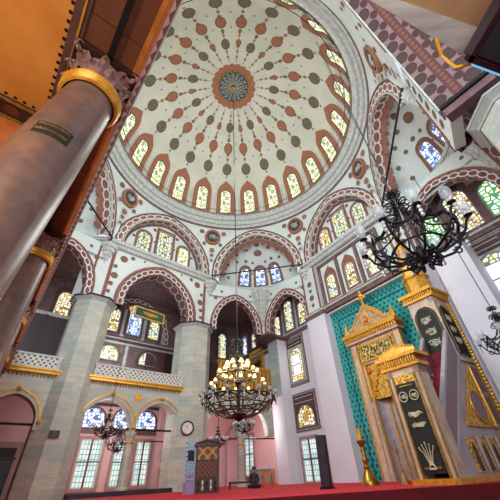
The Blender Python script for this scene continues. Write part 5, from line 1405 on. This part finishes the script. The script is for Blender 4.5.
# ------------------------------------------------------------------ candlesticks, tall dark case, clock, sign
def candlestick(c, h, k, label, mat=M_brass):
    t = thing('candlestick', label, 'candlestick', (c.x, c.y, FZ))
    m = MB(); m.lathe([(.26*k, 0), (.26*k, .04*h), (.22*k, .09*h), (.11*k, .22*h), (.07*k, .26*h)], (c.x, c.y, FZ), mat, 18); m.build('foot', t, smooth=True)
    m = MB(); m.lathe([(.07*k, .26*h), (.10*k, .30*h), (.05*k, .34*h), (.09*k, .42*h), (.05*k, .48*h), (.08*k, .58*h), (.05*k, .64*h), (.12*k, .72*h), (.13*k, .76*h), (.05*k, .78*h)], (c.x, c.y, FZ), mat, 16); m.build('stem', t, smooth=True)
    m = MB(); m.lathe([(.07*k, .76*h), (.075*k, .99*h), (.01, 1.0*h)], (c.x, c.y, FZ), M_gold if mat is M_brass else mat, 12); m.build('candle', t, smooth=True)
    return t
candlestick(Vector((3.38, 12.0, 0)), 1.55, 1.1, 'large brass candlestick with thick gilt candle standing left of the mihrab')
candlestick(Vector((4.22, 11.3, 0)), 1.1, .45, 'slender brass candlestick standing right of the large one', M_golddk)
t = thing('column_loudspeaker', 'tall narrow charcoal cabinet standing in front of the low white-framed window', 'loudspeaker', (1.82, 10.9, FZ))
fs = Fr(60, 0, (1.82, 10.9)); m = MB(); m.box(lambda x, y, z: fs(x-(z-FZ)*.03, z, y), -.13, .13, -.16, .1, FZ, .98, M_dark); m.build('cabinet', t)
m = MB(); m.box(lambda x, y, z: fs(x, z, y), -.16, .16, -.2, .13, FZ, FZ+.05, M_iron); m.build('base', t)
# clock on the pier
cc = L_.sdz(-8.93, 15.9, 2.2); d_ = (Vector((0, 0, 0)) - cc); fcl = Fr(math.degrees(math.atan2(-d_.y, -d_.x))+6, 0, (cc.x, cc.y)); B_ = lambda x, y, e: fcl(x, 2.2+y, e+.42)
t = thing('wall_clock', 'round dark-rimmed clock hung on the stone pier above the carved booth', 'clock', B_(0, 0, 0))
m = MB(); m.tube([B_(.30*math.cos(a*PI/14), .30*math.sin(a*PI/14), .03) for a in range(29)], .04, M_purple, 8, cap=False); m.build('rim', t, smooth=True)
m = MB(); m.disc(B_, 0, 0, .29, .29, M_cream, 28, e=.03); m.face([B_(.3*math.cos(2*PI*i/20), .3*math.sin(2*PI*i/20), -.04) for i in range(20)], M_purple); m.build('dial', t)
m = MB(); m.tube([B_(0, 0, .045), B_(.10, .12, .045)], .012, M_iron, 4); m.tube([B_(0, 0, .045), B_(-.05, .2, .045)], .008, M_iron, 4)
m.build('hands', t); m = MB()
for k in range(12): a = k*PI/6; m.tube([B_(.22*math.cos(a), .22*math.sin(a), .04), B_(.26*math.cos(a), .26*math.sin(a), .04)], .008, M_iron, 4)
m.build('numerals', t)
m = MB(); pq = L_.sdz(-3.28, 15.5, 1.72); fq = L_.at(15.47); m.box(xb(fq), -3.0, -2.62, 0, .04, 1.62, 1.86, M_crowndk); o = m.build('wall_plaque', label='small dark metal plaque on the big left stone pier', category='plaque')
m = MB(); m.tube([fq(-2.81, 1.64, .05), fq(-2.81, 1.84, .05)], .012, M_lead, 4); m.build('divider', o)
# green sign hung in the big side arch
fg = L_.at(15.5); t = thing('hanging_sign', 'green sign with yellow border and yellow arabic lettering hung in the left arch', 'sign', fg(-5.75, 7.65, 0))
SG = lambda x, y, e: fg(-5.80 - x, 7.62 + y - x*.07, e)
m = MB(); m.box(lambda x, y, z: SG(x, z, y), -.82, .82, -.03, .03, -.24, .24, M_green); m.build('board', t)
m = MB()
for a, b, c2, d in ((-.88, .88, .24, .30), (-.88, .88, -.30, -.24), (-.88, -.82, -.3, .3), (.82, .88, -.3, .3)): m.box(lambda x, y, z: SG(x, z, y), a, b, -.04, .05, c2, d, M_gold)
m.build('border', t)
m = MB(); strokes(m, lambda a, b, e: SG(a*3.4, b*.75, .045), .2, 3, M_gold, 14, .014, 0); strokes(m, lambda a, b, e: SG(a*3.0+.1, b*.6, .045), .2, 9, M_gold, 9, .012, 0); m.build('lettering', t)
m = MB(); 
for x in (-.6, .6): m.tube([SG(x, .3, 0), SG(x, 1.05, 0)], .01, M_iron, 4)
m.build('hanging_wire', t)
m = MB(); m.disc(SG, -1.05, .02, .13, .13, M_gold, 12, e=.02); m.face([SG(-1.05+(.2 if i % 2 else .12)*math.cos(2*PI*i/16), .02+(.2 if i % 2 else .12)*math.sin(2*PI*i/16), .01) for i in range(16)], M_gold); m.build('star_ornament', t)
rod(fg(-3.6, 8.3, -.5), fg(-8.7, 8.3, -.5), .045, 'black iron tie rod across the big left arch above the green sign')

# gold framed picture in the corner bay
gP = Q_.at(14.1); t = thing('framed_picture', 'gold framed dark picture high on the corner wall above the gilded railing', 'picture', gP(19.4, 6.4, 0)); B = xb(gP)
m = MB()
for a, b, c2, d in ((18.6, 20.5, 8.0, 8.25), (18.6, 20.5, 6.0, 6.2), (18.6, 18.8, 6.0, 8.25), (20.3, 20.5, 6.0, 8.25)): m.box(B, a, b, 0, .12, c2, d, M_gold)
m.build('frame', t); m = MB(); m.box(B, 18.8, 20.3, 0, .06, 6.2, 8.0, M_golddk); m.build('canvas', t); m = MB(); strokes(m, lambda a, b, e: gP(19.55+a, 7.0+b, .08), .6, 4, M_hang, 5, .06, 0); m.build('motif', t)

# ------------------------------------------------------------------ carved booth in front of the clock pier
bc = Vector((-1.92, 12.9, 0)); fb = Fr(97, 0, (bc.x+.0, bc.y)); BB = lambda x, y, z: fb(x, z, y)
t = thing('carved_booth', 'carved dark wooden booth with pale blue lattice side standing before the clock pier', 'booth', (bc.x, bc.y, FZ))
z0 = FZ; H = 1.02
m = MB(); m.box(BB, -.42, .42, -.6, 0, z0, H, M_wooddk); m.build('body', t)
m = MB(); m.box(BB, -.34, .34, 0, .03, .62, H-.02, M_inlay); m.build('inlaid_panel', t)
m = MB(); m.box(BB, -.34, .34, 0, .03, .12, .58, M_carv); m.build('carved_panel', t)
for i in range(5): m = MB(); m.lathe([(.03, 0), (.045, .06), (.02, .12), (.045, .2), (.03, .28)], fb(-.28+.14*i, z0+.08, .03), M_crystal if i % 2 else M_wooddk, 8); m.build('baluster', t)
m = MB(); m.box(BB, -.48, .48, -.64, .06, H, H+.06, M_wooddk)
for i in range(9): m.sphere(fb(-.4+.1*i, H+.08+.10*(1-abs(i-4)/4.5), 0), .055, M_wooddk, 5)
m.box(BB, -.3, .3, -.02, .02, H+.05, H+.16, M_wooddk); m.build('cresting', t)
fb2 = Fr(97+48, 0, tuple((fb(.44, 0, 0)).xy)); B2 = lambda x, y, z: fb2(x, z, y)
m = MB(); m.box(B2, .0, .42, -.03, .0, .08, H-.25, M_bluelat); m.box(B2, 0, .42, -.03, .0, H-.25, H+.15, M_bluelat); m.build('lattice_side', t, label='pale blue lattice')
m = MB(); m.box(B2, .06, .36, 0, .015, H-.42, H-.12, M_dark); m.build('lattice_window', t)
m = MB(); m.box(B2, -.02, .44, -.05, .03, z0, .0, M_lilac)
m.build('side_plinth', t)
for i in range(4): m = MB(); m.lathe([(.03, 0), (.04, .06), (.02, .12), (.04, .18), (.03, .24)], fb2(.06+.1*i, -.0, .01), M_lilac, 8); m.build('baluster', t)

# low bench behind it
t = thing('low_bench', 'low dark bench on the carpet right of the carved booth', 'bench', (-1.15, 16.1, FZ)); f_ = Fr(92, 0, (-1.15, 16.1)); m = MB(); m.box(lambda x, y, z: f_(x, z, y), -.9, .3, -.3, .1, FZ+.18, FZ+.26, M_wooddk); m.build('seat', t)
for x in (-.85, .25): m = MB(); m.box(lambda x_, y, z: f_(x_, z, y), x-.04, x+.04, -.28, .08, FZ, FZ+.18, M_wooddk); m.build('leg', t)

# ------------------------------------------------------------------ person on a wooden chair by the far window
pc = Vector((.02, 14.4, 0)); py = .9
def skin(name, verts, edges, radii, mat, parent=None, sub=1, root=0):
    me = bpy.data.meshes.new(name); o = bpy.data.objects.new(name, me); COL.objects.link(o)
    off = wloc(parent) if parent else Vector((0, 0, 0))
    me.from_pydata([tuple(Vector(v)-off) for v in verts], edges, []); me.update(); me.materials.append(mat)
    sk = o.modifiers.new('skin', 'SKIN'); me.skin_vertices[0]
    for i, r in enumerate(radii): me.skin_vertices[0].data[i].radius = (r, r) if not isinstance(r, tuple) else r; me.skin_vertices[0].data[i].use_root = (i == root)
    s = o.modifiers.new('sub', 'SUBSURF'); s.levels = sub; s.render_levels = sub
    sk.use_smooth_shade = True
    if parent: o.parent = parent
    return o
KP = .80; P0 = Vector((-.35, 15.6, FZ-.27))
per = thing('person', 'person in a dark coat sitting on the carpet by the far column', 'person', P0)
q = lambda x, y, z: P0 + Vector((x, y, z))*KP
vs = [q(0, 0, .46), q(0, .02, .62), q(0, .04, .80), q(0, .05, .93), q(0, .06, 1.00),   # 0-4 pelvis, waist, chest, shoulders, neck
      q(-.17, .05, .90), q(-.23, .12, .68), q(-.16, .30, .58), q(.17, .05, .90), q(.23, .12, .68), q(.16, .30, .58),
      q(-.09, .02, .45), q(-.34, .28, .44), q(-.10, .42, .40), q(.04, .46, .39), q(.09, .02, .45), q(.34, .28, .44), q(.12, .36, .40), q(-.02, .38, .39)]
es = [(0, 1), (1, 2), (2, 3), (3, 4), (3, 5), (5, 6), (6, 7), (3, 8), (8, 9), (9, 10), (0, 11), (11, 12), (12, 13), (13, 14), (0, 15), (15, 16), (16, 17), (17, 18)]
skin('body', vs, es, [KP*r_ for r_ in (.15, .14, .16, .10, .06, .07, .055, .04, .07, .055, .04, .10, .075, .05, .04, .10, .075, .05, .04)], M_navy, per)
m = MB(); m.sphere(q(0, .07, 1.13), KP*.105, M_skin, 10, 1.2); m.sphere(q(0, .18, 1.12), KP*.02, M_skin, 5); m.sphere(q(-.1, .08, 1.12), KP*.025, M_skin, 5); m.sphere(q(.1, .08, 1.12), KP*.025, M_skin, 5)
for sx in (-.035, .035): m.sphere(q(sx, .165, 1.15), KP*.012, M_hair, 5)
m.build('head', per, smooth=True)
m = MB(); m.lathe([(KP*.112*math.sin(PI*i/16), KP*.12*math.cos(PI*i/16)) for i in range(10)], q(0, .05, 1.155), M_hair, 14); m.build('hair', per, smooth=True)
for sx in (-1, 1):
    for j in range(5):
        a = q(sx*.15, .32, .57); dx = (j-2)*.018; ln = (.05, .07, .075, .07, .055)[j]
        if j == 0: skin('finger', [a, a+Vector((-sx*.03, .02, -.005)), a+Vector((-sx*.05, .045, -.015))], [(0, 1), (1, 2)], [.012, .010, .009], M_skin, per)
        else: skin('finger', [a+Vector((dx, .0, 0)), a+Vector((dx, ln*.6, -.005)), a+Vector((dx, ln, -.025))], [(0, 1), (1, 2)], [.012, .010, .008], M_skin, per)
def stand(P, label, rot=0):
    t = thing('reading_stand', label, 'reading stand', P); c_, s_ = math.cos(rot), math.sin(rot)
    def W(x, y, z): return P + Vector((c_*x - s_*y, s_*x + c_*y, z))
    m = MB(); m.box(W, -.22, .22, -.16, .16, .40, .44, M_woodor); m.box(W, -.22, .22, .12, .16, .44, .52, M_woodor); m.build('top', t)
    for x in (-.21, .17):
        for y in (-.15, .11):
            m = MB(); m.box(W, x, x+.04, y, y+.04, 0, .40, M_woodor); m.build('leg', t)
    m = MB(); m.box(W, -.17, .17, -.02, .02, .14, .19, M_woodor); m.build('stretcher', t); return t
stand(Vector((.22, 15.5, FZ)), 'low orange wooden reading stand beside the person on the carpet', .2)
t = thing('low_cabinet', 'low grey-green chest against the pink wall behind the reading stand', 'chest', Q_.sdz(19.6, 13.7, FZ)); B = xb(Q_.at(13.6))
m = MB(); m.box(B, 18.6, 20.3, -.35, 0, FZ, .42, M_greygreen); m.build('body', t)
m = MB(); m.box(B, 18.55, 20.35, -.38, .04, .42, .47, M_greygreen); m.build('top', t)
for a in (18.68, 19.5): m = MB(); m.box(B, a, a+.74, 0, .02, FZ+.06, .36, M_greygreen); m.build('door', t)

# ------------------------------------------------------------------ chandeliers
def scroll(m, c, dirv, r, n=9, turns=1.1, rad=.012, up=1, mat=M_iron):
    Z = Vector((0, 0, 1))
    m.tube([c + dirv*(r*(1-.07*i)*math.cos(PI - i*turns*2*PI/n)*1 + r) + Z*(up*r*(1-.07*i)*math.sin(PI - i*turns*2*PI/n)) for i in range(n+1)], rad, mat, 5)
def lamp(parent, p, k=1.0, lit=True, crystal=True):
    m = MB(); m.lathe([(.01, 0), (.05*k, .01*k), (.075*k, .04*k), (.08*k, .06*k if lit else .12*k)], p, M_crystal, 10); l = m.build('lamp_cup', parent, smooth=True)
    m = MB(); m.sphere(p+Vector((0, 0, .09*k)), .040*k if lit else .034*k, M_bulb if lit else M_cupwhite, 6, 1.4); m.build('bulb', l, smooth=True)
def black_chandelier(c, R, label, drop, n=8, k=1.0, group=None, parts=True, crys=False, ztop=12.0, lampk=1.0):
    """iron chandelier hanging at c (hub bottom); R ring radius"""
    t = thing('iron_chandelier', label, 'chandelier', c, group); Z = Vector((0, 0, 1))
    m = MB(); m.lathe([(.01, 0), (.05*R, .02*R), (.16*R, .12*R), (.18*R, .22*R), (.08*R, .32*R), (.05*R, .4*R)], c, M_iron, 12)
    for j in range(4): m.tube([c+Vector((.09*R*math.cos(j*PI/2+.4), .09*R*math.sin(j*PI/2+.4), .3*R)), c+Vector((.07*R*math.cos(j*PI/2+.4), .07*R*math.sin(j*PI/2+.4), 1.75*R))], .018*R, M_iron, 5)
    m.build('hub', t, smooth=True)
    m = MB(); m.tube([c+Vector((.50*R*math.cos(i*PI/16), .50*R*math.sin(i*PI/16), .34*R)) for i in range(33)], .02*R, M_iron, 6, cap=False); m.build('ring', t)
    for j in range(n):
        a = 2*PI*j/n; X = Vector((math.cos(a), math.sin(a), 0)); m = MB()
        m.tube([c+Z*.2*R+X*.1*R, c+Z*.12*R+X*.38*R, c+Z*.22*R+X*.66*R, c+Z*.40*R+X*.86*R, c+Z*.55*R+X*.92*R, c+Z*.62*R+X*1.0*R], .026*R, M_iron, 6)
        a2_ = 2*PI*(j+1)/n; X2 = Vector((math.cos(a2_), math.sin(a2_), 0)); Xm = (X+X2).normalized()
        m.tube([c+Z*.78*R+X*.80*R, c+Z*.60*R+(X*.7+Xm*.3).normalized()*.80*R, c+Z*.53*R+Xm*.78*R, c+Z*.60*R+(X2*.7+Xm*.3).normalized()*.80*R, c+Z*.78*R+X2*.80*R], .034*R, M_iron, 6)
        m.tube([c+Z*.40*R+X*.86*R, c+Z*.62*R+X*.76*R, c+Z*.78*R+X*.80*R, c+Z*.86*R+X*.88*R, c+Z*.80*R+X*.92*R], .02*R, M_iron, 5)
        m.tube([c+Z*1.6*R+X*.07*R, c+Z*1.15*R+X*.16*R, c+Z*.80*R+X*.36*R, c+Z*.66*R+X*.60*R, c+Z*.62*R+X*.76*R], .02*R, M_iron, 5)
        scroll(m, c+Z*.30*R+X*.66*R, X, .10*R, rad=.018*R, up=-1); scroll(m, c+Z*.60*R+X*.70*R, -X, .09*R, rad=.016*R); scroll(m, c+Z*1.2*R+X*.12*R, X, .13*R, rad=.02*R); scroll(m, c+Z*.04*R+X*.14*R, X, .10*R, rad=.022*R, up=-1)
        scroll(m, c+Z*1.55*R+X*.05*R, X, .12*R, rad=.018*R); scroll(m, c+Z*1.9*R+X*.0*R, X, .10*R, rad=.018*R)
        ar = m.build('arm', t)
        m = MB(); pl = c+Z*.63*R+X*1.0*R
        m.lathe([(.012, 0), (.10*R*lampk, .02*R), (.10*R*lampk, .03*R), (.012, .05*R)], pl, M_iron, 10)
        m.lathe([(.03*R, .04*R), (.08*R*lampk, .08*R), (.125*R*lampk, .18*R), (.13*R*lampk, .30*R), (.10*R*lampk, .38*R)], pl, M_cup, 10)
        cu = m.build('lamp_cup', ar, smooth=True)
        m = MB(); m.sphere(pl+Z*.2*R, .04*R, M_cupwhite, 6, 1.2); m.build('bulb', cu, smooth=True)
        if crys:
            m = MB()
            for q_ in range(3): m.sphere(pl+X*.02+Z*(-.07-.09*q_)*R, .035*R, M_crystal, 5, 1.3)
            m.build('crystal_drop', ar)
    m = MB(); m.tube([c+Z*1.7*R, c+Z*(1.7*R+.02), c+Z*ztop], .012 if R > .4 else .014, M_iron, 5); m.build('suspension_rod', t)
    return t
black_chandelier(Vector((2.66, 3.80, 2.48)), .80, 'big black scrolled iron chandelier hanging near us at the upper right', 0, n=10, crys=True, ztop=9.3, lampk=.78)
black_chandelier(Vector((5.75, 6.75, 1.9)), .58, 'black iron chandelier cut off by the right edge of the picture', 0, n=8, crys=True, ztop=6.0)
black_chandelier(Vector((-6.55, 14.55, 1.62)), .55, 'dark iron chandelier in front of the left gilded arch, the upper of the pair', 0, ztop=6.2)
black_chandelier(Vector((-6.9, 16.9, 1.28)), .55, 'small chandelier with pale cups hanging behind the left gilded arch, the lower of the pair', 0, ztop=2.5, lampk=1.3, crys=True)
black_chandelier(Vector((-1.72, 14.2, 1.06)), .36, 'small chandelier with pale cups hanging beside the carved booth', 0, ztop=5.0, lampk=1.4)
black_chandelier(Vector((-.75, 16.6, 1.75)), .5, 'small chandelier seen just under the large lit one', 0, ztop=3.5, lampk=1.3, crys=True)
# the great chandelier
cz = Vector((OC.x-.05, OC.y, 0)); Z = Vector((0, 0, 1))
t = thing('great_chandelier', 'great two-tiered chandelier with lit yellow bulbs hanging from the dome centre', 'chandelier', cz+Z*1.3)
m = MB(); m.lathe([(.01, 1.38), (.10, 1.42), (.20, 1.52), (.22, 1.58), (.06, 1.66), (.05, 2.4), (.12, 2.5), (.06, 2.7), (.05, 3.2), (.14, 3.3), (.16, 3.42), (.05, 3.55), (.03, 3.9), (.02, 4.0)], cz, M_iron, 14); m.build('stem', t, smooth=True)
for (R, z, rad, nm) in ((1.12, 2.02, .022, 'outer_ring'), (.68, 1.62, .02, 'lower_ring'), (.95, 1.80, .016, 'middle_ring'), (.66, 2.68, .018, 'upper_ring')):
    m = MB(); m.tube([cz+Vector((R*math.cos(i*PI/20), R*math.sin(i*PI/20), z)) for i in range(41)], rad, M_iron, 6, cap=False); m.build('ring', t)
for j in range(16):
    a = 2*PI*(j+.5)/16; X = Vector((math.cos(a), math.sin(a), 0)); m = MB()
    m.tube([cz+Z*1.5+X*.15, cz+Z*1.52+X*.45, cz+Z*1.66+X*.75, cz+Z*1.84+X*.98, cz+Z*2.02+X*1.12, cz+Z*2.08+X*1.2], .017, M_bronze, 5)
    Y = Vector((-X.y, X.x, 0)); a2 = 2*PI*(j+1.5)/16; X2 = Vector((math.cos(a2), math.sin(a2), 0))
    m.tube([cz+Z*2.02+X*1.12, cz+Z*1.90+(X+X2).normalized()*1.14, cz+Z*2.02+X2*1.12], .03, M_iron, 5)
    m.tube([cz+Z*2.0+X*1.1, cz+Z*1.72+(X+X2).normalized()*1.0, cz+Z*2.0+X2*1.1], .012, M_bronze, 5)
    scroll(m, cz+Z*1.7+X*.8, X, .08, rad=.012, up=-1)
    ar = m.build('lower_arm', t); lamp(ar, cz+Z*2.08+X*1.2, .8, lit=False)
    m = MB()
    for q_ in range(3): m.sphere(cz+X*1.2+Z*(2.0-.07*q_), .028, M_crystal, 5, 1.3)
    m.build('crystal_drop', ar)
for j in range(12):
    a = 2*PI*(j+.3)/12; X = Vector((math.cos(a), math.sin(a), 0)); m = MB()
    m.tube([cz+Z*2.1+X*.06, cz+Z*2.0+X*.4, cz+Z*2.15+X*.78, cz+Z*2.36+X*.86], .014, M_bronze, 5); ar = m.build('middle_arm', t); lamp(ar, cz+Z*2.36+X*.86, 1.2)
for j in range(12):
    a = 2*PI*(j+.8)/12; X = Vector((math.cos(a), math.sin(a), 0)); m = MB()
    m.tube([cz+Z*2.5+X*.06, cz+Z*2.45+X*.3, cz+Z*2.55+X*.55, cz+Z*2.72+X*.64], .014, M_bronze, 5); ar = m.build('upper_arm', t); lamp(ar, cz+Z*2.72+X*.64, 1.2)
for j in range(8):
    a = 2*PI*(j+.5)/8; X = Vector((math.cos(a), math.sin(a), 0)); m = MB()
    m.tube([cz+Z*2.9+X*.05, cz+Z*2.85+X*.2, cz+Z*3.02+X*.36], .012, M_bronze, 5); scroll(m, cz+Z*3.25+X*.05, X, .14, rad=.018); scroll(m, cz+Z*3.8+X*.03, X, .12, rad=.016); scroll(m, cz+Z*2.6+X*.3, X, .12, rad=.014); scroll(m, cz+Z*3.5+X*.03, X, .08, rad=.014); ar = m.build('crown_arm', t); lamp(ar, cz+Z*3.02+X*.36, 1.1)
m = MB(); m.tube([cz+Z*3.9, cz+Z*10, cz+Z*23.2], .022, M_iron, 6); m.build('chain', t)
for k, (x, y) in enumerate(((.5, .5), (-.5, .5), (.5, -.5), (-.5, -.5))): point('chandelier_bulbs', tuple(cz+Vector((x*.9, y*.9, 2.95))), .12, 38, (1.0, .74, .36))
# thin wires hanging from the dome beside the chandeliers
m = MB(); m.tube([(3.1, 4.5, 12.0), (2.9, 4.25, 8.2), (2.95, 4.15, 5.0)], .008, M_iron, 4); m.build('wire', label='thin black wire running down to the near black chandelier', category='wire')
